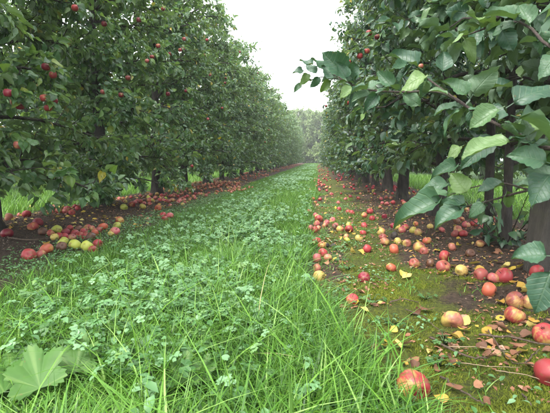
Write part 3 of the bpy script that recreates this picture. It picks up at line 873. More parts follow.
spec = [  # base pixel, tip pixel, distance, up, towards, width
    ((506, 108), (555, 76), 0.78, 1.0, 0.5, 1.0), ((511, 115), (560, 132), 0.74, 1.0, 0.3, 1.2), ((519, 140), (464, 148), 0.8, 1.0, 0.4, 0.9), ((505, 106), (470, 126), 0.84, 0.4, 0.8, 1.0),
    ((470, 99), (488, 71), 0.92, 0.3, -0.6, 1.0), ((470, 99), (447, 79), 0.92, 0.5, 0.6, 1.0), ((478, 92), (512, 80), 0.95, 0.9, 0.6, 0.8), ((468, 108), (476, 128), 0.88, 0.5, 1.0, 1.0),
    ((442, 76), (445, 51), 1.0, 0.5, 0.8, 1.2), ((432, 75), (403, 80), 1.0, 0.9, 0.5, 0.9), ((423, 70), (392, 50), 1.05, 0.7, 0.5, 0.8), ((430, 74), (421, 97), 1.02, 0.5, 1.0, 0.8),
    ((396, 91), (378, 71), 1.22, 0.6, 0.7, 0.9), ((400, 92), (420, 105), 1.2, 0.8, 0.6, 0.9), ((380, 92), (365, 110), 1.25, 0.6, 0.8, 0.9), ((374, 91), (352, 98), 1.3, 0.7, 0.7, 0.8),
    ((473, 33), (450, 36), 1.1, 1.0, 0.2, 0.7), ((500, 26), (513, 50), 1.0, 0.5, 0.8, 1.0), ((520, 22), (490, 8), 1.0, 0.6, 0.5, 1.0), ((540, 26), (548, 55), 0.95, 0.7, 0.7, 1.0), ((462, 36), (478, 56), 1.12, 0.6, 0.7, 1.0),
    ((490, 30), (468, 12), 1.08, 0.5, 0.5, 0.9),
    ((349, 80), (324, 52), 1.36, 0.8, 0.7, 1.1), ((348, 82), (338, 62), 1.34, 0.9, 0.5, 1.0), ((352, 84), (354, 62), 1.36, 0.8, 0.6, 1.0), ((340, 80), (322, 66), 1.4, 0.8, 0.5, 1.0), ((334, 78), (320, 92), 1.42, 0.4, 0.8, 0.8),
    ((305, 70), (293, 73), 1.5, 0.4, 0.6, 1.0), ((310, 72), (302, 82), 1.5, 0.5, 0.6, 0.9), ((303, 82), (294, 91), 1.52, 0.5, 0.5, 0.8), ((318, 76), (308, 62), 1.46, 0.6, 0.5, 0.8), ((322, 76), (311, 86), 1.46, 0.6, 0.6, 0.9), ((316, 66), (300, 60), 1.48, 0.8, 0.4, 0.8), ((326, 72), (312, 58), 1.45, 0.8, 0.5, 0.9),
    ((356, 92), (352, 104), 1.34, 0.6, 0.7, 0.9), ((365, 90), (380, 78), 1.3, 0.9, 0.5, 0.9),
    ((470, 197), (452, 173), 0.98, 0.6, 0.8, 1.15), ((466, 207), (436, 222), 0.98, 0.7, 0.8, 1.1), ((450, 199), (396, 217), 1.02, 1.0, 0.35, 0.75), ((453, 193), (424, 192), 1.02, 0.8, 0.6, 1.0), ((454, 184), (421, 184), 1.05, 1.0, 0.4, 0.8),
    ((510, 184), (478, 190), 0.92, 0.9, 0.6, 1.0), ((506, 187), (509, 208), 0.92, 0.5, 1.0, 0.9), ((512, 192), (533, 182), 0.9, 0.8, 0.6, 0.8), ((553, 164), (512, 152), 0.76, 0.9, 0.6, 1.1), ((556, 170), (530, 192), 0.78, 0.6, 0.8, 1.1),
    ((502, 133), (461, 163), 0.86, 0.7, 0.6, 0.8), ((464, 145), (447, 154), 1.1, 0.8, 0.5, 0.9), ((461, 165), (433, 174), 1.1, 1.0, 0.4, 0.8), ((486, 200), (470, 216), 0.95, 0.5, 0.9, 0.9),
    ((553, 256), (514, 254), 0.65, 1.0, 0.5, 1.3), ((553, 264), (536, 311), 0.63, 0.5, 1.0, 1.1), ((556, 268), (562, 300), 0.62, 0.5, 1.0, 1.1),
    ((535, 140), (548, 168), 0.84, 0.4, 0.9, 0.8), ((540, 146), (520, 118), 0.9, 0.5, 0.7, 0.9)]
for b, t_, d, up, tow, wd in spec:
    leaf_between(b, t_, d, up=up, tow=tow + (0.7 if d > 1.33 else 0.15), wide=wd)
for path, n in ((main, 22), (ext, 16), (tw2, 8), (tw5, 18)):      # smaller leaves along the boughs
    for k in range(n):
        i_ = int(rl.integers(len(path) // 3, len(path)))
        p = path[i_]
        A = nrm(rl.normal(0, 1, 3) + np.array([-0.3, 0.3, 0.1]))
        Nn = nrm(np.array([0, -0.3, 0.8]) + rl.normal(0, 0.4, 3)); Xx = nrm(np.cross(A, Nn)); Nn = np.cross(Xx, A)
        link('leaf', ME_HI_R[int(rl.integers(6))], bough_tree, rot_cols(p, Xx, A, Nn, rl.uniform(0.035, 0.06)))

# ------------------------------------------------------------------ post and stake
def squared_post(w, d, h, rng, mat, name):
    zs = np.linspace(-0.1, h, 26)
    V = []; F = []
    c = 0.18
    prof = [(-1, -1 + c), (-1 + c, -1), (1 - c, -1), (1, -1 + c), (1, 1 - c), (1 - c, 1), (-1 + c, 1), (-1, 1 - c)]
    for z in zs:
        for (a, b) in prof:
            V.append((a * w / 2 * (1 + rng.normal(0, 0.018)), b * d / 2 * (1 + rng.normal(0, 0.018)), z))
    n = 8
    for k in range(len(zs) - 1):
        for j in range(n):
            p, q = k * n + j, k * n + (j + 1) % n
            F += [(p, q, q + n), (p, q + n, p + n)]
    V.append((0, 0, h + 0.01)); t_ = len(V) - 1; b = (len(zs) - 1) * n
    for j in range(n): F.append((b + j, b + (j + 1) % n, t_))
    return mesh_tris(name, np.array(V), np.array(F), mat, False)


pp = gp(541, 268)
o = link('fence_post', squared_post(0.155, 0.12, 2.5, np.random.default_rng(5), M_post, 'fence_post'), label='thick grey weathered wooden post at the right edge', cat='post')
o.location = (pp[0] - 0.005, 2.3, float(gz(pp[0], 2.3))); o.rotation_euler = (0.0, 0.07, 0.25)
mb = MB(); mb.tube([(0, 0, -0.1), (0.004, 0, 0.5), (0, 0.004, 1.1), (0, 0, 1.7)], [0.031, 0.03, 0.03, 0.029], 9, True, 0.15, np.random.default_rng(8))
o = link('tree_stake', mb.mesh('tree_stake', M_bark), label='dark round stake close beside the thin trunk left of the grey post', cat='stake')
o.location = (1.2, 3.08, float(gz(1.2, 3.08))); o.rotation_euler = (0.02, -0.03, 0)

# ------------------------------------------------------------------ windfall apples
ra = np.random.default_rng(55)
apples = []      # (x, y, r)


def drop_apple(x, y, size, cn, label, group, hi, sink=0.13, rot=None):
    r = size / 2
    sink = sink + ra.uniform(-0.03, 0.06)
    me_ = (ME_ROT[0] if cn == 'black' else ME_APPLE[int(ra.integers(4))] if hi else ME_APPLE_LO[int(ra.integers(3))])
    o = link('apple', me_, label=label, cat='apple', group=group)
    tilt = rot or (ra.uniform(0.3, 2.7), ra.uniform(-0.5, 0.5), ra.uniform(0, 6.28))
    o.rotation_euler = tilt
    s = size / 0.08
    o.scale = (s, s, s)
    o.location = (x, y, float(gz(x, y)) + r * 0.92 - sink * size)
    if cn != 'black':
        colour_apple(o, cn, ra)
        if hi:
            link('stem', ME_STEM, o); link('calyx', ME_CALYX, o)
    apples.append((x, y, r))
    return o


SP = [  # px, py, diameter in px, colour, label (None: shared label)
    (413, 380, 33, 'red', 'largest apple, striped red, half sunk in tall grass at the bottom of the picture'),
    (452, 318, 20, 'peach', 'pale yellow-pink apple lying alone on moss between brown leaves and twigs'),
    (352, 298, 13, 'red', 'small red apple wrapped in low weeds, below the round dark red one'),
    (364, 276, 13, 'deep red', 'round dark red apple alone on moss above the weed-wrapped one'),
    (319, 275, 13, 'yellow', 'pale yellow apple at the lane edge, lowest of the edge column'),
    (317, 267, 10, 'peach', 'small peach apple directly above the pale yellow one at the lane edge'),
    (317, 257, 11, 'pink', 'pink apple left in the trio at the lane edge'), (323, 252, 11, 'red', 'red apple topmost of the trio at the lane edge'), (328, 257, 9, 'peach', 'small yellowish apple right in the trio at the lane edge'),
    (317, 240, 10, 'red', 'red apple left of the long black rotten one at the lane edge'), (322, 244, 9, 'orange', 'orange-red apple touching the black rotten one at the lane edge'),
    (327, 245, 6, 'black', 'small black rotten apple beside the orange-red one at the lane edge'), (333, 245, 6, 'black', 'black shrivelled apple, right half of the dark pair at the lane edge'),
    (367, 248, 10, 'red', 'lone bright red apple on moss in mid strip'), (394, 248, 12, 'orange', 'orange-red apple on moss just below the black rotten one'), (394, 234, 10, 'black', 'large black rotten apple amid the mid-strip cluster'),
    (398, 240, 9, 'yellow', 'yellow apple touching the black rotten one from below'), (407, 242, 9, 'peach', 'peach apple right of the yellow one below the black rotten one'), (419, 246, 12, 'dull red', 'dull red apple right of the peach one in mid strip'),
    (391, 266, 11, 'orange', 'battered yellow-brown apple sunk in moss beside yellow leaves'),
    (514, 314, 18, 'red', 'bright red apple, lowest of the right-hand cluster near the big leaf'), (515, 299, 17, 'dull red', 'dull dusky red apple above the bright red one in the right-hand cluster'), (530, 301, 14, 'peach', 'yellowish apple touching the dusky red one, beside the big hanging leaf'),
    (489, 288, 15, 'orange', 'orange-yellow apple on green moss below the touching red pair'), (481, 273, 14, 'dull red', 'dusky red apple left of the touching red pair'), (493, 277, 11, 'pink', 'smaller of the touching red pair by the dark soil'), (504, 274, 16, 'red', 'larger striped apple of the touching red pair by the dark soil'),
    (461, 269, 12, 'yellow', 'greenish yellow apple beside the dusky pink one'), (443, 265, 14, 'dull red', 'dusky pink apple under the bright red one, yellow leaf beside it'), (444, 255, 12, 'red', 'bright red apple just above the dusky pink one'),
    (536, 271, 13, 'red', 'red apple on bare soil behind the big hanging leaves'), (545, 333, 21, 'red', 'red apple cut by the right edge, upper one'), (549, 371, 24, 'red', 'red apple cut by the right edge, lower one'),
    (466, 224, 8, 'pink', 'left pink apple of the pair behind the low hanging twig'), (474, 223, 8, 'red', 'right red apple of the pair behind the low hanging twig'), (327, 319, 13, 'yellow', 'mottled yellow apple sunk in the grass at the lane edge'),
    (349, 228, 9, 'red', None), (363, 232, 7, 'red', None), (364, 225, 8, 'red', None), (346, 236, 7, 'peach', None), (381, 231, 10, 'peach', None), (397, 226, 8, 'yellow', None), (405, 226, 8, 'red', None), (402, 229, 8, 'pink', None),
    (319, 218, 9, 'red', None), (311, 227, 7, 'pink', None), (315, 229, 8, 'red', None), (370, 210, 7, 'red', None), (348, 211, 6, 'red', None), (352, 212, 6, 'red', None), (413, 229, 8, 'yellow', None), (418, 231, 8, 'peach', None), (427, 240, 9, 'orange', None), (424, 250, 9, 'dull red', None),
    (385, 241, 9, 'peach', None), (414, 262, 11, 'dull red', None), (430, 262, 10, 'brown', None), (452, 246, 9, 'peach', None), (470, 252, 9, 'brown', None), (340, 228, 8, 'peach', None),
    (463, 233, 8, 'red', None), (455, 233, 8, 'dull red', None), (480, 243, 8, 'peach', None),
    (63, 241, 12, 'green', 'leftmost of three green apples in a row on dark soil'), (75, 244, 12, 'green', 'middle of three green apples in a row on dark soil'), (87, 245, 12, 'green', 'rightmost of three green apples in a row on dark soil'),
    (98, 243, 10, 'red', 'pinkish red apple right after the row of three green ones'), (93, 249, 9, 'red', 'small red apple tucked below the rightmost green one'), (47, 248, 14, 'orange', 'large orange-red apple left of the row of green ones'),
    (29, 253, 14, 'red', 'red apple nearest the grass at the left, left of the orange-red one'), (41, 253, 9, 'dull red', 'dull flat apple between the red and orange-red ones at left'), (57, 227, 11, 'green', 'single green apple behind the red heap at left'),
    (7, 231, 13, 'deep red', 'dark red apple at the left edge on dark soil'), (9, 216, 10, 'peach', 'peach apple at the left edge against the far grass'), (27, 214, 8, 'red', 'red apple beside yellow leaves against the far grass'),
    (33, 225, 10, 'red', 'bright red apple above the brown one at left'), (38, 221, 10, 'deep red', 'dark red apple touching the bright red one at left'), (43, 231, 9, 'brown', 'brown rotting apple in the soil at left'), (91, 236, 10, 'brown', 'brown rotting apple behind the green row'),
    (62, 246, 10, 'brown', 'dark rotting apple between leftmost green apple and orange-red one'),
    (103, 225, 11, 'orange', 'orange-red apple at right end of the red heap'), (115, 231, 10, 'pink', 'pink apple in the small clump right of the heap'), (117, 225, 9, 'green', 'green apple in the small clump right of the heap'), (120, 219, 9, 'orange', 'orange apple topmost in the small clump right of the heap'), (111, 233, 7, 'yellow', 'yellowish apple lowest in the small clump right of the heap'),
    (158, 207, 8, 'orange', 'lone yellow-red apple under the lowest leaves of the third left tree'), (163, 214, 7, 'red', 'upper left red apple of the trio by the verge'), (170, 215, 8, 'pink', 'right pink apple of the trio by the verge'), (165, 218, 7, 'red', 'lowest apple of the trio by the verge'),
    (132, 203, 8, 'red', None), (124, 206, 8, 'green', None), (143, 206, 7, 'yellow', None)]
heap = [(66, 230, 'deep red'), (51, 232, 'red'), (59, 234, 'red'), (70, 226, 'red'), (75, 231, 'red'), (84, 230, 'red'), (80, 234, 'red'), (95, 231, 'orange'), (88, 226, 'red'), (72, 236, 'dull red'), (65, 235, 'red'), (79, 226, 'brown'), (99, 229, 'dull red'), (92, 227, 'peach'), (55, 236, 'yellow'), (86, 235, 'red')]
back = [(48, 206, 'pink'), (55, 205, 'pink'), (62, 207, 'yellow'), (68, 208, 'red'), (59, 210, 'red'), (78, 207, 'red'), (52, 209, 'red'), (32, 206, 'yellow'), (72, 212, 'red')]
for px, py, dpx, cn, lab in SP:
    p = gp(px, py + dpx * 0.42)
    dd = float(np.linalg.norm(p - CAMP))
    size = min(0.09, max(0.05, dpx * dd / FPX * 0.93))
    if cn == 'black': size = max(0.045, size * 0.9)
    g = None
    if lab is None:
        if px < 318:
            lab, g = 'small apple among litter between the left clump and third left trunk' if px > 120 else 'small apple at the lane edge above the trio', 'loose apples'
        else:
            lab, g = '%s apple on the mossy mid strip at right, %s' % (cn, 'nearest the lane' if px < 352 else 'left of the black rotten one' if px < 384 else 'beside the black rotten one' if px < 408 else 'right of the black rotten one' if px < 440 else 'under the low hanging twig'), 'mid-strip windfalls on the right'
        if px < 318 and px > 300: lab = 'small red apple in the lane-edge column above the trio'
    rot = (1.9, 0.5, 0.6) if dpx == 33 else None
    drop_apple(p[0], p[1], size, cn, lab, g, True, sink=0.14, rot=rot)
for q_, (px, py, cn) in enumerate(sorted(heap)):
    p = gp(px, py + 4); drop_apple(p[0], p[1], ra.uniform(0.058, 0.072), cn, '%s apple, %s from the left in the tight heap behind the green row' % (cn, ORD[q_]), 'apples heaped behind the green row', True)
for q_, (px, py, cn) in enumerate(sorted(back)):
    p = gp(px, py + 3); drop_apple(p[0], p[1], ra.uniform(0.068, 0.08), cn, '%s apple, %s from the left in the line against the far grass at left' % (cn, ORD[q_]), 'apples along the far grass at left', True)

def near_trunk(row, y):
    return ORD[min(min(range(len(row)), key=lambda q: abs(row[q][1] - y)), 16)]


# random windfalls
cand = []
def try_apple(x, y, minr=0.068):
    for (ax, ay, ar) in apples_grid.get((int(x * 4), int(y * 4)), []):
        if (ax - x) ** 2 + (ay - y) ** 2 < minr ** 2: return
    px, py, dz = proj(np.array([[x, y, 0.03]]))
    if px[0] < -6 or px[0] > 556: return
    cand.append((x, y)); put_grid(x, y, 0.035)


apples_grid = {}
def put_grid(x, y, r):
    for a in (-1, 0, 1):
        for b in (-1, 0, 1):
            apples_grid.setdefault((int(x * 4) + a, int(y * 4) + b), []).append((x, y, r))


for a in apples: put_grid(*a)
for k in range(820):      # left carpet
    y = 5.4 + 44 * ra.random() ** 1.55
    x = XL + abs(ra.normal(0, 0.36)) * (1 if ra.random() < 0.86 else -1) + 0.12
    if fbm(np.array([x * 1.1]), np.array([y * 0.8]), 71)[0] < 0.42 or x > -1.8: continue
    try_apple(x, y)
for k in range(40):       # patch spilling on the verge
    y = 8.4 + ra.normal(0, 0.55); x = -1.75 + ra.normal(0, 0.13); try_apple(x, y)
for k in range(22):
    try_apple(-2.9 + ra.normal(0, 0.25), ra.uniform(3.6, 6.2))
for k in range(150):      # right column along the lane edge
    y = 3.3 + 40 * ra.random() ** 1.6; x = 0.0 + ra.normal(0, 0.075) + 0.03 * math.sin(y * 2)
    if vnoise(np.array([y * 1.7]), np.array([3.0]), 8)[0] < 0.4: continue
    try_apple(x, y)
for k in range(420):      # right strip
    y = 3.3 + 34 * ra.random() ** 1.7; x = ra.uniform(0.12, 1.95)
    if fbm(np.array([x * 1.6]), np.array([y * 1.1]), 73)[0] < 0.44: continue
    try_apple(x, y)
cand.sort(key=lambda q: q[0] ** 2 + q[1] ** 2)
budget = 300 - len(apples)
wheel = ['red'] * 8 + ['deep red'] * 2 + ['pink'] * 14 + ['dull red'] * 3 + ['orange'] * 2 + ['peach'] * 6 + ['yellow'] * 4 + ['green'] * 1 + ['brown'] * 2
for (x, y) in cand[:budget]:
    cn = wheel[int(ra.integers(len(wheel)))]
    if x < -1: lab, g = '%s windfall apple in the carpet about the %s left-row trunk' % (cn, near_trunk(TREES_L, y)), 'carpet of apples under the left row'
    elif x < 0.14: lab, g = '%s windfall apple lined on the right lane edge, level with the %s right-row trunk' % (cn, near_trunk(TREES_R, y)), 'apples lined along the lane edge'
    else: lab, g = '%s windfall apple on the strip about the %s right-row trunk' % (cn, near_trunk(TREES_R, y)), 'apples under the right row'
    drop_apple(x, y, ra.uniform(0.05, 0.068), cn, lab, g, y < 5)
rest = np.array(cand[budget:])
n = len(rest)
P3 = np.stack([rest[:, 0], rest[:, 1], gz(rest[:, 0], rest[:, 1]) + 0.028], 1)
q = nrm(ra.normal(0, 1, (n, 3))); x_ = nrm(np.cross(q, ra.normal(0, 1, (n, 3)))); y_ = np.cross(q, x_)
M3 = np.stack([x_, y_, q], -1) * ra.uniform(0.62, 0.84, n)[:, None, None]
link('distant_apples', inst_mesh('distant_apples', APPLE_FAR, P3, M3, ra.random(n), M_apple_far), kind='stuff', label='countless far windfall apples reddening both strips towards the lane end', cat='apples')

# ------------------------------------------------------------------ fallen leaves, straw, sticks
rf = np.random.default_rng(66)
def curled(seed, curl, w):
    V, F = leaf_grid(7, w, 0.0, 0.0, 0.10, 0.08, 0.0, 0.12, seed)
    V = V.copy(); V[:, 1] -= 0.5
    rr = np.random.default_rng(seed)
    ax = rr.uniform(0, 3.14)
    t_ = V[:, 0] * math.cos(ax) + V[:, 1] * math.sin(ax)
    V[:, 2] += curl * t_ ** 2 * 2 + 0.12 * np.sin(9 * V[:, 0] + seed) * np.abs(V[:, 0])
    V[:, 2] -= V[:, 2].min()
    return V, F


CUR = [curled(k, c, w) for k, (c, w) in enumerate([(0.15, 0.6), (0.5, 0.62), (0.8, 0.7), (-0.5, 0.6), (0.25, 0.75), (1.1, 0.66)])]
ME_FY = [mesh_tris('fallen_leaf', v, f, M_fy) for v, f in CUR]
ME_FB = [mesh_tris('fallen_leaf', v, f, M_fb) for v, f in CUR]


def fallen(x, y, ln, yellow, label, group, tilt=0.35, lift=0.004, rz=None):
    o = link('fallen_leaf', (ME_FY if yellow else ME_FB)[int(rf.integers(6))], label=label, cat='leaf', group=group)
    o.location = (x, y, float(gz(x, y)) + lift); o.rotation_euler = (rf.normal(0, tilt), rf.normal(0, tilt), rf.uniform(0, 6.28) if rz is None else rz)
    o.scale = (ln, ln, ln * rf.uniform(0.7, 1.2))


named_leaves = [(441, 273, 'yellow', 'yellow leaf below the dusky pink apple'), (406, 277, 'yellow', 'bright yellow leaf right of the round dark red apple'), (476, 263, 'yellow', 'long yellow leaf above the dusky red apple on dark soil'), (479, 269, 'yellow', 'yellow leaf touching the dusky red apple'),
                (505, 267, 'yellow', 'small yellow leaf above the larger striped apple'), (521, 267, 'yellow', 'yellow leaf on bare soil left of the apple behind the hanging leaf'), (499, 303, 'yellow', 'yellow leaf left of the dull dusky apple'), (521, 288, 'yellow', 'pale yellow leaf above the yellowish apple'), (528, 291, 'yellow', 'bright yellow leaf touching the big hanging leaf'),
                (465, 324, 'yellow', 'small yellow leaf touching the lone pale apple'), (466, 331, 'yellow', 'cream leaf just below the lone pale apple'), (457, 339, 'yellow', 'small pale yellow leaf on moss below the lone apple'), (386, 349, 'yellow', 'yellow leaf in grass above the largest apple'), (396, 349, 'yellow', 'golden leaf beside another in grass above the largest apple'), (364, 311, 'yellow', 'yellow leaf below the weed-wrapped red apple'), (443, 404, 'yellow', 'yellow streaked leaf at the bottom right of the grass'),
                (451, 266, 'yellow', 'yellow leaf between the dusky pink and greenish apples'), (437, 250, 'yellow', 'yellow leaf left of the bright red apple'), (404, 275, 'yellow', 'second yellow leaf right of the round dark red apple'), (361, 252, 'yellow', 'yellow leaf below the lone bright red apple'), (353, 252, 'yellow', 'pale yellow leaf left of the lone bright red apple'), (47, 244, 'yellow', 'yellow leaf just above the orange-red apple at left'), (22, 215, 'yellow', 'yellow leaf between the peach and red apples at left'),
                (423, 310, 'brown', 'brown leaf on bare soil left of the lone pale apple'), (418, 314, 'brown', 'dark brown curled leaf left of the lone pale apple'), (500, 328, 'brown', 'upright curled brown leaf below the bright red apple'), (492, 361, 'brown', 'flat brown leaf on moss beside the long pale stick'), (516, 350, 'brown', 'curled brown leaf beside the long stick'), (516, 358, 'brown', 'dark curled leaf beneath the long stick'), (533, 371, 'brown', 'tilted brown leaf left of the lower edge apple'), (540, 377, 'brown', 'brown leaf under the lower edge apple'), (482, 349, 'brown', 'small upright brown leaf above the flat brown one'),
                (440, 336, 'brown', 'pale tan leaf at the moss edge below the lone apple'), (449, 363, 'brown', 'small rust leaf among dry twigs'), (478, 391, 'brown', 'grey-brown leaf low on the moss at the bottom'), (486, 406, 'brown', 'upright tan leaf at the bottom on the moss'), (375, 351, 'brown', 'brown leaf left of the yellow pair in the grass'), (408, 347, 'brown', 'reddish leaf right of the golden pair in the grass'), (526, 336, 'brown', 'brown leaf left of the upper edge apple'), (456, 392, 'brown', 'small dark leaf beside dry twigs at the bottom')]
used_l = 0
for px, py, c, lab in named_leaves:
    p = gp(px, py + 2); dd = np.linalg.norm(p - CAMP)
    fallen(p[0], p[1], float(np.clip(rf.uniform(11, 15) * dd / FPX, 0.034, 0.06)), c == 'yellow', lab, None, lift=0.012 if px > 350 and py < 340 else 0.02); used_l += 1
lf = []
for k in range(2600):
    side = rf.random()
    if side < 0.72:
        y = 0.75 + 12 * rf.random() ** 1.8; x = rf.uniform(0.05, 2.0)
        if fbm(np.array([x * 2.5]), np.array([y * 2]), 81)[0] < 0.46 - 0.10 * (x > 0.6) - 0.05 * (y < 1.6): continue
        if x < float(lane_right(np.array([y]))[()] if np.ndim(lane_right(np.array([y]))) == 0 else lane_right(np.array([y]))[0]) + 0.03: continue
    else:
        y = 3.2 + 9 * rf.random() ** 1.4; x = rf.uniform(-3.2, -1.7)
    px, py, dz = proj(np.array([[x, y, 0]]))
    if -5 < px[0] < 555 and py[0] < 420: lf.append((x, y, rf.random() < (0.42 if x > 0 else 0.7)))
LANDMARKS = [(413, 380, 'largest striped apple'), (452, 318, 'lone pale apple on moss'), (514, 306, 'dusky apple by the big leaf'), (352, 298, 'weed-wrapped small red apple'), (364, 276, 'round dark red apple'), (490, 350, 'long pale stick'), (500, 392, 'lower moss patch at bottom right'), (498, 276, 'touching red pair'), (443, 260, 'dusky pink apple'), (391, 266, 'battered yellow-brown apple'), (546, 350, 'apples cut by the right edge'), (420, 312, 'twig left of the lone apple'), (319, 262, 'lane-edge trio')]
lf.sort(key=lambda q: q[0] ** 2 + q[1] ** 2)
nb_ = 300 - used_l
for x, y, yl in lf[:nb_]:
    cn = 'yellow' if yl else 'brown'
    z_ = 'near' if y < 2.2 else 'far'
    if x > 0:
        qx, qy, _ = proj(np.array([[x, y, 0.0]]))
        mark = min(LANDMARKS, key=lambda q: (q[0] - qx[0]) ** 2 + (q[1] - qy[0]) ** 2)[2]
        lab = '%s fallen leaf in the litter near the %s' % (cn, mark) if y < 2.2 else '%s fallen leaf on the strip about the %s right-row trunk' % (cn, near_trunk(TREES_R, y))
        g = 'leaf litter on the right strip, %s part' % z_
    else: lab, g = '%s fallen leaf on the dark soil about the %s left-row trunk' % (cn, near_trunk(TREES_L, y)), 'leaf litter on the left strip'
    fallen(x, y, rf.uniform(0.026, 0.05), yl, lab, g)
for yl, nm, mat in ((True, 'yellow_leaf_litter', M_litter_y), (False, 'brown_leaf_litter', M_litter)):
    sub = np.array([(x, y) for x, y, q_ in lf[nb_:] if q_ == yl])
    # tiny crumbs all over the near strip too
    m_ = 700 if yl else 9500
    cy = 0.75 + 6 * rf.random(m_) ** 1.5; cx = rf.uniform(0.0, 1.9, m_)
    okc = (fbm(cx * 3, cy * 3, 83) > 0.40 - 0.1 * (cx > 0.6)) & (cx > lane_right(cy) + 0.02)
    cl = np.stack([cx[okc], cy[okc]], 1)
    my = 3.2 + 8 * rf.random(m_ // 2); mxx = rf.uniform(-3.3, -1.7, m_ // 2)
    cl = np.vstack([cl, np.stack([mxx, my], 1)])
    A2 = np.vstack([sub, cl]); n = len(A2)
    S = np.concatenate([rf.uniform(0.03, 0.06, len(sub)), 0.006 + 0.024 * rf.random(len(cl)) ** 2])
    P3 = np.stack([A2[:, 0], A2[:, 1], gz(A2[:, 0], A2[:, 1]) + 0.006 + 0.1 * S], 1)
    Nn = nrm(np.array([0, 0, 1.0]) + rf.normal(0, 0.35, (n, 3))); A = nrm(np.cross(Nn, rf.normal(0, 1, (n, 3)))); Xx = np.cross(A, Nn)
    M3 = np.stack([Xx, A, Nn], -1) * S[:, None, None]
    link(nm, inst_mesh(nm, LEAF4, P3, M3, rf.random(n), mat), kind='stuff', label=('scattered crumbs and far bits of %s leaf litter on the soil strips' % ('yellow' if yl else 'brown')), cat='leaf litter')

sticks = [([(478, 338), (510, 342), (545, 348), (575, 353)], 0.0040, 'long pale stick lying across the moss at the right edge'), ([(487, 332), (500, 355), (515, 368), (548, 372)], 0.0022, 'thin curved twig crossing under the long pale stick'),
          ([(430, 342), (446, 352), (470, 362), (488, 364)], 0.0045, 'dark twig running from bare soil towards the flat brown leaf'), ([(440, 380), (455, 392), (476, 405), (486, 411)], 0.0035, 'brown stick at the bottom beside the tall grass'),
          ([(495, 374), (525, 380), (555, 389)], 0.0018, 'fine straw across the lower moss patch'), ([(522, 398), (530, 411)], 0.0025, 'short pale stick at the bottom right'), ([(525, 366), (540, 354)], 0.0025, 'short broken stick beside the lower edge apple'),
          ([(390, 305), (402, 303), (418, 305)], 0.0035, 'dark twig on the soil left of the brown leaves'), ([(372, 276), (381, 282), (386, 283)], 0.003, 'short twig right of the round dark red apple'), ([(445, 350), (480, 352), (510, 356)], 0.0018, 'fine twig among brown leaves in the near litter'),
          ([(405, 312), (425, 322), (440, 335)], 0.0025, 'bent dry twig along the moss edge left of the lone apple'), ([(460, 366), (490, 372), (520, 371)], 0.0015, 'pale straw above the lower moss patch'),
          ([(8, 240), (30, 243), (50, 240)], 0.006, 'dark dead twig on the soil among the left apples')]
for pts, r, lab in sticks:
    W = []
    for k, q_ in enumerate(pts):
        p = gp(*q_); p[2] = float(gz(p[0], p[1])) + r + 0.010 + 0.006 * (k % 2); W.append(p)
    W = np.array(W); o0 = W[0].copy()
    mb = MB(); U = np.linspace(0, len(W) - 1, 14)
    pts3 = np.stack([np.interp(U, range(len(W)), W[:, c] - o0[c]) for c in range(3)], 1) + rf.normal(0, 0.0018 if r > 0.002 else 0.0006, (14, 3))
    mb.tube(pts3, np.linspace(r, r * 0.55, 14), 6, True, 0.3, rf)
    o = link('stick', mb.mesh('stick', M_stick if r > 0.002 else M_straw), label=lab, cat='stick'); o.location = o0

# ------------------------------------------------------------------ grass
def blade(nseg, bend, width=0.03):
    V = []; F = []
    for k in range(nseg + 1):
        u = k / nseg
        w = width * (1 - u ** 1.6) * 0.5 + 0.0008
        y = bend * u ** 2.0; z = u * (1 - 0.32 * bend * u)
        V += [(-w, y, z), (w, y, z)]
    for k in range(nseg):
        p = 2 * k
        F += [(p, p + 1, p + 3), (p, p + 3, p + 2)]
    return np.array(V), np.array(F)


rg = np.random.default_rng(12)
GV, GF, GR, gn = [], [], [], 0


def sow(x, y, hmean, wid, tm, lean=0.35, hv=0.35, rshift=0.0):
    global gn
    n = len(x)
    h = hmean * np.clip(rg.normal(1, hv, n), 0.35, 2.0) * np.where((x < -1.1) & (x > -2.5), 0.5, 1.0)
    th = rg.random(n) * 2 * math.pi
    c, s = np.cos(th), np.sin(th)
    ln = rg.normal(0, lean, n); ln2 = rg.normal(0, lean * 0.6, n)
    Xa = np.stack([c, s, 0 * c], 1); Ya = np.stack([-s, c, 0 * c], 1)
    Za = nrm(np.array([0, 0, 1.0]) + Ya * np.abs(ln)[:, None] + Xa * ln2[:, None])
    Wd = wid * rg.uniform(0.6, 1.4, n)
    TV, TF = tm
    M3 = np.stack([Xa * (Wd / 0.03)[:, None], Ya * h[:, None], Za * h[:, None]], -1)
    P = np.stack([x, y, gz(x, y) - 0.004], 1)
    V = np.einsum('nij,vj->nvi', M3, TV) + P[:, None]
    GV.append(V.reshape(-1, 3)); GF.append((TF[None] + (np.arange(n) * len(TV))[:, None, None] + gn).reshape(-1, 3)); gn += n * len(TV)
    GR.append(np.repeat(np.clip(rg.normal(0.44 + rshift, 0.28, n) + 0.3 * (fbm(x * 1.5, y * 1.5, 15) - 0.5), 0, np.where(rg.random(n) < 0.012, 1.0, 0.97)), len(TV)))


def bare(x, y):      # the broad-leaved plants shade the blades out
    k = np.ones_like(x)
    for cx, cy, rx, ry in ((-0.74, 0.97, 0.19, 0.15), (-0.33, 1.0, 0.09, 0.10), (-0.52, 0.92, 0.09, 0.09)):
        k = k * (1 - 0.96 * (((x - cx) / rx) ** 2 + ((y - cy) / ry) ** 2 < 1))
    return k


def scatter(n, x0, x1, y0, y1, wfun, power=1.0):
    x = rg.uniform(x0, x1, n); y = y0 + (y1 - y0) * rg.random(n) ** power
    k = rg.random(n) < wfun(x, y) * bare(x, y)
    x, y = x[k], y[k]
    px, py, dz = proj(np.stack([x, y, 0 * x + 0.1], 1))
    k = (px > -25) & (px < 575) & (py < 520)
    return x[k], y[k]


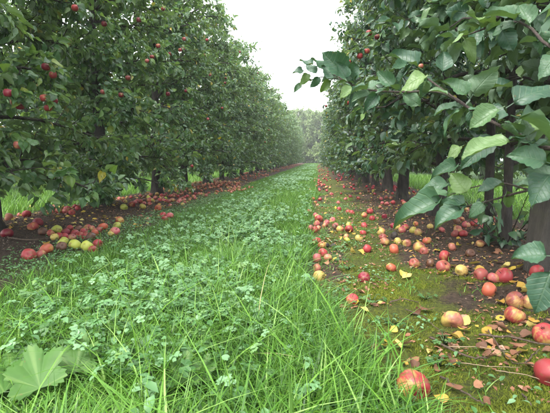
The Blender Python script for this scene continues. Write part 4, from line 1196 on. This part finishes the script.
def lane_w(x, y):
    j = 0.10 * (fbm(x * 5, y * 5, 31) - 0.5)
    return np.clip((x - lane_left(y) + j) / 0.12, 0, 1) * np.clip((lane_right(y) - x + j) / 0.08, 0, 1)


B4a, B4b, B4c, B2, B3a, B3b = blade(4, 0.25), blade(4, 0.75), blade(5, 1.15), blade(2, 0.4), blade(3, 0.25), blade(3, 0.75)
tall = lambda x, y: lane_w(x, y) * np.clip(0.14 + 0.1 * (x > -0.6) + 1.2 * np.exp(-((x + 0.28) / 0.3) ** 2) * (y < 2.6), 0, 1)
for tm, nn_ in ((B4a, 8500), (B4b, 12000), (B4c, 7500)):
    x, y = scatter(nn_, -1.7, 0.5, 0.7, 2.6, tall, 1.0); sow(x, y, 0.13, 0.0048, tm, 0.3)
    x, y = scatter(nn_, -1.7, 0.45, 0.7, 3.0, lane_w); sow(x, y, 0.085, 0.0045, tm, 0.4)
x, y = scatter(600, -1.6, 0.3, 0.72, 2.2, lane_w); sow(x, y, 0.19, 0.0075, B4c, 0.3, rshift=0.15)
x, y = scatter(260, -1.6, 0.3, 0.72, 3.5, lane_w); sow(x, y, 0.2, 0.006, B4a, 0.15, rshift=0.25)
for tm, nn_ in ((B3a, 12000), (B3b, 14000)):
    x, y = scatter(nn_, -1.75, 0.25, 2.6, 8.0, lane_w, 1.2); sow(x, y, 0.085, 0.0052, tm, 0.4)
x, y = scatter(48000, -1.8, 0.25, 6.5, 22, lane_w, 1.3); sow(x, y, 0.075, 0.008, B2, 0.4)
x, y = scatter(21000, -1.8, 0.25, 18, 60, lane_w, 1.2); sow(x, y, 0.08, 0.018, B2, 0.4)
x = rg.uniform(-1.0, -0.2, 5000); y = rg.uniform(0.8, 1.15, 5000); k = bare(x, y) < 0.5; sow(x[k], y[k], 0.035, 0.004, B3b, 0.6)
# short verge at the left and a few tufts on the right strip
x, y = scatter(40000, -2.2, -1.3, 2.0, 9.0, lambda x, y: np.exp(-((x + 1.72) / 0.18) ** 2) * (fbm(x * 3, y * 3, 61) > 0.3)); sow(x, y, 0.035, 0.004, B2, 0.5)
x, y = scatter(30000, 0.0, 1.0, 0.8, 9.0, lambda x, y: np.clip((fbm(x * 4, y * 4, 63) - 0.48) / 0.1, 0, 1) * np.exp(-(x / 0.5) ** 2)); sow(x, y, 0.04, 0.0035, B3b, 0.6)
grass_me = mesh_tris('lane_grass', np.concatenate(GV), np.concatenate(GF), M_grass, True, {'rnd': np.concatenate(GR)})
link('lane_grass', grass_me, kind='stuff', label='bright green uncut grass covering the lane between the tree rows', cat='grass')
GV, GF, GR, gn = [], [], [], 0
nl_w = lambda x, y: np.clip((-3.3 - x) / 0.2, 0, 1) * np.clip((x + 5.9) / 0.3, 0, 1)
x, y = scatter(22000, -6.0, -3.2, 3.2, 16, nl_w, 1.2); sow(x, y, 0.13, 0.008, B2, 0.4, rshift=0.15)
x, y = scatter(9000, -6.0, -3.2, 14, 40, nl_w, 1.2); sow(x, y, 0.13, 0.016, B2, 0.4, rshift=0.15)
link('next_lane_grass', mesh_tris('next_lane_grass', np.concatenate(GV), np.concatenate(GF), M_grass, True, {'rnd': np.concatenate(GR)}), kind='stuff', label='grass of the next lane, bright beyond the left-row trunks', cat='grass')
GV, GF, GR, gn = [], [], [], 0
nr_w = lambda x, y: np.clip((x - 2.0) / 0.2, 0, 1) * np.clip((4.6 - x) / 0.3, 0, 1)
x, y = scatter(11000, 2.0, 4.6, 2.6, 16, nr_w, 1.2); sow(x, y, 0.15, 0.009, B2, 0.4, rshift=0.15)
link('next_lane_grass', mesh_tris('next_lane_grass', np.concatenate(GV), np.concatenate(GF), M_grass, True, {'rnd': np.concatenate(GR)}), kind='stuff', label='grass of the next lane, glimpsed beyond the right-row trunks', cat='grass')

# moss tufts on the right strip
n = 150000
x = rg.uniform(0.0, 1.8, n); y = 0.75 + 5.0 * rg.random(n) ** 1.5
k = (rg.random(n) < moss_w(x, y) * np.clip((fbm(x * 9, y * 9, 23) - 0.3) / 0.2, 0, 1)) & (x > lane_right(y) - 0.05)
x, y = x[k], y[k]
px, py, dz = proj(np.stack([x, y, 0 * x], 1)); k = (px > -5) & (px < 555) & (py < 425); x, y = x[k], y[k]
xa = rg.uniform(0.05, 1.3, 120000); ya = rg.uniform(0.75, 2.5, 120000)
k = (rg.random(120000) < moss_w(xa, ya)) & (xa > lane_right(ya) - 0.05); xa, ya = xa[k], ya[k]
px, py, dz = proj(np.stack([xa, ya, 0 * xa], 1)); k = (px > -5) & (px < 555) & (py < 425)
x, y = np.concatenate([x, xa[k]]), np.concatenate([y, ya[k]])
GV, GF, GR, gn = [], [], [], 0
sow(x, y, 0.011, 0.0028, (np.array([(-0.015, 0, 0), (0.015, 0, 0), (0, 0.5, 1.0)]), np.array([(0, 1, 2)])), 0.9)
link('moss', mesh_tris('moss', np.concatenate(GV), np.concatenate(GF), M_moss, True, {'rnd': np.concatenate(GR)}), kind='stuff', label='yellow-green moss cushions carpeting the right-hand strip', cat='moss')

# ------------------------------------------------------------------ weeds
def lobed(nlobe, depth, teeth, notch=0.5, cup=0.1, seed=0, ring=2, npt=41, rag=0.008):
    """palmate leaf, petiole at origin, blade spreading to +Y, unit radius"""
    rng = np.random.default_rng(seed)
    th = np.linspace(-math.pi + notch, math.pi - notch, npt)
    V = [(0, 0, 0)]
    for q_ in range(1, ring + 1):
        f = q_ / ring
        for j, a in enumerate(th):
            lob = math.sqrt(math.cos(a / (2 * (math.pi - notch)) * nlobe * math.pi) ** 2 + 0.02)
            r = (1 - depth * (1 - lob ** 0.8)) * (1 - 0.22 * abs(a) / math.pi)
            if q_ == ring: r *= 1 + teeth * (math.sin(j * 1.57) * 1.2 + rng.normal(0, 0.25))
            else: r *= 0.9
            rr = r * f
            V.append((rr * math.sin(a) * 0.62, 0.28 * f + rr * math.cos(a) * 0.72, cup * f * f * (0.3 + 0.7 * lob) - 0.16 * f * f * max(0, math.cos(a)) + 0.03 * f * math.sin(2.3 * a + seed) + rng.normal(0, rag)))
    F = []
    for j in range(npt - 1):
        F.append((0, 1 + j + 1, 1 + j))
        for q_ in range(ring - 1):
            p = 1 + q_ * npt + j
            F += [(p, p + 1, p + npt + 1), (p, p + npt + 1, p + npt)]
    return np.array(V), np.array(F)


def trifoliate(seed=0, teeth=0.10, npt=23):
    rng = np.random.default_rng(seed)
    Vs, Fs, n_ = [], [], 0
    for a in (0, 1.15, -1.15):
        V, F = lobed(3, 0.5, teeth, 0.9, 0.05, seed + int(10 * abs(a)), 1, npt)
        s = 0.58 * rng.uniform(0.9, 1.1); V = V * s; V[:, 1] += 0.06
        V[:, 2] -= 0.25 * V[:, 1] ** 2
        c, s_ = math.cos(a), math.sin(a)
        Vs.append(np.stack([V[:, 0] * c + V[:, 1] * s_, -V[:, 0] * s_ + V[:, 1] * c, V[:, 2]], 1)); Fs.append(F + n_); n_ += len(V)
    return np.vstack(Vs), np.vstack(Fs)


def fix_up(t):      # make sure top sides face +Z
    V, F = t
    a, b, c = V[F[:, 0]], V[F[:, 1]], V[F[:, 2]]
    nz = np.cross(b - a, c - a)[:, 2]
    F = F.copy(); bad = nz < 0; F[bad] = F[bad][:, [0, 2, 1]]
    return V, F


TRI = [fix_up(trifoliate(k, 0.10, 23 if k < 2 else 13)) for k in range(3)]
PAL = [fix_up(lobed(5, 0.42, 0.05, 0.5, 0.09, k, 3, 101, 0.0006)) for k in range(3)]
RND = fix_up(lobed(1, 0.0, 0.02, 0.7, 0.08, 5, 1, 11))
ME_TRI = [mesh_tris('leaf', v, f, M_weed_o) for v, f in TRI]
ME_PAL = [mesh_tris('leaf', v, f, M_broad) for v, f in PAL]
mb = MB(); mb.tube([(0, 0, 0), (0, 0, 0.5), (0, 0, 1)], [0.0022, 0.0018, 0.0014], 4); ME_STALK = mb.mesh('stalk', M_weed_o)
rw = np.random.default_rng(17)


def weed_leaf(parent, root, P, A, Nn, S, me_):
    """one leaf on its stalk, in the plant's own frame"""
    Xx = nrm(np.cross(A, Nn)); Nn = np.cross(Xx, A)
    lf_ = link('leaf', me_, parent, rot_cols(P, Xx, A, Nn, S))
    v = np.array(P) - root; ln = np.linalg.norm(v); zz = v / ln
    xx = nrm(np.cross(zz, [0.3, 1, 0.1])); yy = np.cross(zz, xx)
    st = link('stalk', ME_STALK, parent, Matrix(((xx[0], yy[0], zz[0]*ln, root[0]), (xx[1], yy[1], zz[1]*ln, root[1]), (xx[2], yy[2], zz[2]*ln, root[2]), (0, 0, 0, 1))))


def weed_plant(x, y, n, hgt, spread, size, meset, label, group, name='lane_weed'):
    o = link(name, None, label=label, cat='weed', group=group)
    o.location = (x, y, float(gz(x, y)))
    for k in range(n):
        a = 6.283 * k / n + rw.uniform(-0.4, 0.4); r = spread * rw.uniform(0.35, 1.0); h = hgt * rw.uniform(0.6, 1.15)
        P = np.array([r * math.cos(a), r * math.sin(a), h])
        A = nrm([math.cos(a), math.sin(a), rw.uniform(-0.25, 0.2)]); Nn = nrm(np.array([0, -0.15, 1.0]) + rw.normal(0, 0.22, 3))
        weed_leaf(o, np.array([0.0, 0, 0]), P, A, Nn, size * rw.uniform(0.75, 1.2), meset[int(rw.integers(len(meset)))])


# broad lobed plant in the bottom left corner
o = link('broad_leaf_weed', None, label='broad-leaved weed with large pale lobed leaves in the bottom left corner', cat='weed')
rt = at(50, 420, 1.06); o.location = (rt[0], rt[1], float(gz(rt[0], rt[1])))
for (bx, by), (tx_, ty_), d, k in [((40, 388), (30, 346), 1.02, 0), ((76, 372), (82, 334), 1.12, 1), ((4, 392), (-12, 366), 1.02, 2), ((30, 418), (8, 402), 0.96, 1), ((12, 372), (8, 350), 1.12, 2)]:
    p0, p1 = at(bx, by, d - 0.03), at(tx_, ty_, d + 0.05); A = p1 - p0; ln = np.linalg.norm(A); A = A / ln
    Nn = nrm(np.array([0.05, -0.45, 1.0])); loc = np.array(o.location)
    weed_leaf(o, np.array([0.0, 0, 0.0]), p0 - loc, A, Nn, ln * 1.05, ME_PAL[k])
o = link('broad_leaf_weed', None, label='pale lobed-leaf weed among tall grass left of the bottom centre', cat='weed')
rt = at(195, 410, 1.05); o.location = (rt[0], rt[1], float(gz(rt[0], rt[1])))
for (bx, by), (tx_, ty_), d, k in [((185, 382), (188, 350), 1.08, 1), ((200, 378), (208, 352), 1.1, 0), ((165, 404), (162, 385), 1.02, 2), ((178, 376), (172, 362), 1.13, 0)]:
    p0, p1 = at(bx, by, d), at(tx_, ty_, d + 0.05); A = p1 - p0; ln = np.linalg.norm(A); A = A / ln
    weed_leaf(o, np.array([0.0, 0, 0.0]), p0 - np.array(o.location), A, nrm(np.array([0.05, -0.4, 1.0])), ln * 0.98, ME_PAL[k])

o = link('broad_leaf_weed', None, label='smaller lobed-leaf weed at the bottom between the two broad-leaved ones', cat='weed')
rt = at(115, 418, 1.0); o.location = (rt[0], rt[1], float(gz(rt[0], rt[1])))
for (bx, by), (tx_, ty_), d, k in [((118, 408), (112, 384), 1.0, 1), ((92, 414), (82, 392), 0.99, 0), ((138, 404), (147, 384), 1.02, 2), ((106, 420), (100, 402), 0.95, 2)]:
    p0, p1 = at(bx, by, d), at(tx_, ty_, d + 0.05); A = p1 - p0; ln = np.linalg.norm(A); A = A / ln
    weed_leaf(o, np.array([0.0, 0, 0.0]), p0 - np.array(o.location), A, nrm(np.array([0.05, -0.4, 1.0])), ln * 1.0, ME_PAL[k])
placed = []
for k in range(600):
    if len(placed) >= 56: break
    x = rw.uniform(-1.35, -0.05); y = 0.95 + 2.2 * rw.random() ** 1.2
    px, py, dz = proj(np.array([[x, y, 0.06]]))
    if not (0 < px[0] < 330 and py[0] < 408): continue
    if rw.random() > (1.0 if x < -0.42 else 0.25): continue
    if any((x - a) ** 2 + (y - b) ** 2 < 0.02 for a, b in placed) or bare(np.array([x]), np.array([y]))[0] < 0.5: continue
    placed.append((x, y))
    lab = 'lobed-leaf weed in the %s lane grass, %s' % ('nearest' if y < 1.4 else 'near' if y < 2.0 else 'farther', 'by the left edge of the picture' if px[0] < 70 else 'left of the tall blades' if px[0] < 150 else 'amid the tall blades' if px[0] < 230 else 'towards the right lane edge')
    weed_plant(x, y, int(rw.integers(5, 8)), 0.08, 0.10, 0.052, ME_TRI, lab, 'lobed weeds in the near lane')
for px, py, lab in [(352, 302, 'low green weed wrapping the small red apple'), (340, 290, 'weed rosette left of the small red apple at the lane edge'), (348, 270, 'weed rosette left of the round dark red apple'), (372, 303, 'weed sprig right of the small red apple'), (330, 300, 'weed rosette at the grass edge below the yellow apple'), (392, 325, 'low weed on bare soil above the golden leaf pair'), (440, 366, 'green weed sprig right of the largest apple'), (445, 345, 'little weed at the moss edge below the lone pale apple'), (425, 300, 'little weed beside the twig left of the brown leaves'), (340, 262, 'small weed right of the lane-edge trio')]:
    p = gp(px, py); weed_plant(p[0], p[1], 7, 0.03, 0.055, 0.026, ME_TRI, lab, None)

# the mass of lobed leaves through the lane
def weed_w(x, y):
    band = np.clip((fbm(x * 1.6 + 2, y * 0.55, 91) - 0.36) / 0.1, 0, 1)
    return lane_w(x, y) * band * np.exp(-((x + 0.65) / 0.45) ** 2)


parts_V, parts_F, parts_R, off = [], [], [], 0
for tm, n_, y0, y1, sz in ((TRI[0], 1700, 0.95, 4.5, 0.046), (LEAF8, 1500, 0.85, 5, 0.04), (RND, 1500, 0.9, 6, 0.016), (TRI[1], 2800, 1.5, 7.0, 0.046), (TRI[2], 4200, 5, 18, 0.048), (RND, 6000, 10, 45, 0.045)):
    x, y = scatter(n_, -1.5, 0.0, y0, y1, weed_w, 1.2); n = len(x)
    S = sz * rw.uniform(0.6, 1.3, n)
    Nn = nrm(np.array([0, -0.1, 1.0]) + rw.normal(0, 0.25, (n, 3))); A = nrm(np.cross(Nn, rw.normal(0, 1, (n, 3)))); Xx = np.cross(A, Nn)
    M3 = np.stack([Xx, A, Nn], -1) * S[:, None, None]
    P = np.stack([x, y, gz(x, y) + rw.uniform(0.05, 0.115, n)], 1)
    V = np.einsum('nij,vj->nvi', M3, tm[0]) + P[:, None]
    parts_V.append(V.reshape(-1, 3)); parts_F.append((tm[1][None] + (np.arange(n) * len(tm[0]))[:, None, None] + off).reshape(-1, 3)); off += n * len(tm[0])
    parts_R.append(np.repeat(rw.random(n), len(tm[0])))
link('lobed_weed_cover', mesh_tris('lobed_weed_cover', np.concatenate(parts_V), np.concatenate(parts_F), M_weed, True, {'rnd': np.concatenate(parts_R)}), kind='stuff', label='pale lobed weed leaves spread through the middle of the lane grass', cat='ground cover')
# tiny-leaved cover on the left verge and the right lane edge
x1, y1 = scatter(16000, -2.3, -1.3, 2.0, 8.0, lambda x, y: np.exp(-((x + 1.78) / 0.2) ** 2))
x2, y2 = scatter(12000, 0.0, 0.9, 0.9, 6.0, lambda x, y: np.clip((fbm(x * 3.2, y * 3.2, 95) - 0.47) / 0.1, 0, 1) * np.exp(-(x / 0.4) ** 2))
x, y = np.concatenate([x1, x2]), np.concatenate([y1, y2]); n = len(x)
Nn = nrm(np.array([0, 0, 1.0]) + rw.normal(0, 0.3, (n, 3))); A = nrm(np.cross(Nn, rw.normal(0, 1, (n, 3)))); Xx = np.cross(A, Nn)
M3 = np.stack([Xx, A, Nn], -1) * rw.uniform(0.012, 0.026, n)[:, None, None]
link('creeping_cover', inst_mesh('creeping_cover', LEAF8, np.stack([x, y, gz(x, y) + rw.uniform(0.006, 0.03, n)], 1), M3, rw.random(n), M_weed), kind='stuff', label='tiny-leaved creeping plants on the verge beside the soil strips', cat='ground cover')

# ------------------------------------------------------------------ soil crumbs
n = 14000
x = np.concatenate([rw.uniform(0.1, 1.95, n // 2), rw.uniform(-3.3, -1.75, n // 2)])
y = np.concatenate([0.75 + 5.5 * rw.random(n // 2) ** 1.4, 2.6 + 5.5 * rw.random(n // 2) ** 1.3])
k = (rw.random(n) > moss_w(x, y)) & (grass_w(x, y) < 0.3); x, y = x[k], y[k]
px, py, dz = proj(np.stack([x, y, 0 * x], 1)); k = (px > -5) & (px < 555) & (py < 425); x, y = x[k], y[k]; n = len(x)
OCT = (np.array([(1, 0, 0), (-0.8, 0.1, 0.1), (0, 1.1, 0), (0.1, -0.8, 0.1), (0, 0.1, 0.7), (0, 0, -0.7)]), np.array([(0, 2, 4), (2, 1, 4), (1, 3, 4), (3, 0, 4), (2, 0, 5), (1, 2, 5), (3, 1, 5), (0, 3, 5)]))
q = nrm(rw.normal(0, 1, (n, 3))); x_ = nrm(np.cross(q, rw.normal(0, 1, (n, 3)))); y_ = np.cross(q, x_)
S = 0.0025 + 0.009 * rw.random(n) ** 3
m, N, L, P = new_mat('soil_crumb')
a_ = N.new('ShaderNodeAttribute'); a_.attribute_name = 'rnd'
r_ = ramp(N, [(0, (0.02, 0.014, 0.01)), (0.7, (0.08, 0.056, 0.04)), (1, (0.2, 0.15, 0.11))]); L.new(a_.outputs['Fac'], r_.inputs[0]); L.new(r_.outputs[0], P.inputs['Base Color']); P.inputs['Roughness'].default_value = 0.95
link('soil_crumbs', inst_mesh('soil_crumbs', OCT, np.stack([x, y, gz(x, y) + S * 0.5], 1), np.stack([x_, y_, q], -1) * S[:, None, None], rw.random(n), m, False), kind='stuff', label='dark soil crumbs strewn over the bare ground under the trees', cat='soil')

# ------------------------------------------------------------------ damp air
x0, x1, y0, y1, z0, z1 = xs.min() - 2, xs.max() + 2, ys.min() - 2, ys.max() + 2, -1.2, 10.5
hv = np.array([(x0, y0, z0), (x1, y0, z0), (x1, y1, z0), (x0, y1, z0), (x0, y0, z1), (x1, y0, z1), (x1, y1, z1), (x0, y1, z1)])
hf = np.array([(0, 2, 1), (0, 3, 2), (4, 5, 6), (4, 6, 7), (0, 1, 5), (0, 5, 4), (1, 2, 6), (1, 6, 5), (2, 3, 7), (2, 7, 6), (3, 0, 4), (3, 4, 7)])
m = bpy.data.materials.new('damp_air'); m.use_nodes = True
for q in list(m.node_tree.nodes):
    if q.type == 'BSDF_PRINCIPLED': m.node_tree.nodes.remove(q)
pv = m.node_tree.nodes.new('ShaderNodeVolumePrincipled')
pv.inputs['Color'].default_value = (0.93, 0.96, 1.0, 1); pv.inputs['Density'].default_value = 0.0018
m.node_tree.links.new(pv.outputs[0], m.node_tree.nodes['Material Output'].inputs['Volume'])
link('haze', mesh_tris('haze', hv, hf, m, False), kind='stuff', label='thin damp air filling the lane and paling the far trees', cat='haze')
scene.cycles.volume_bounces = 0
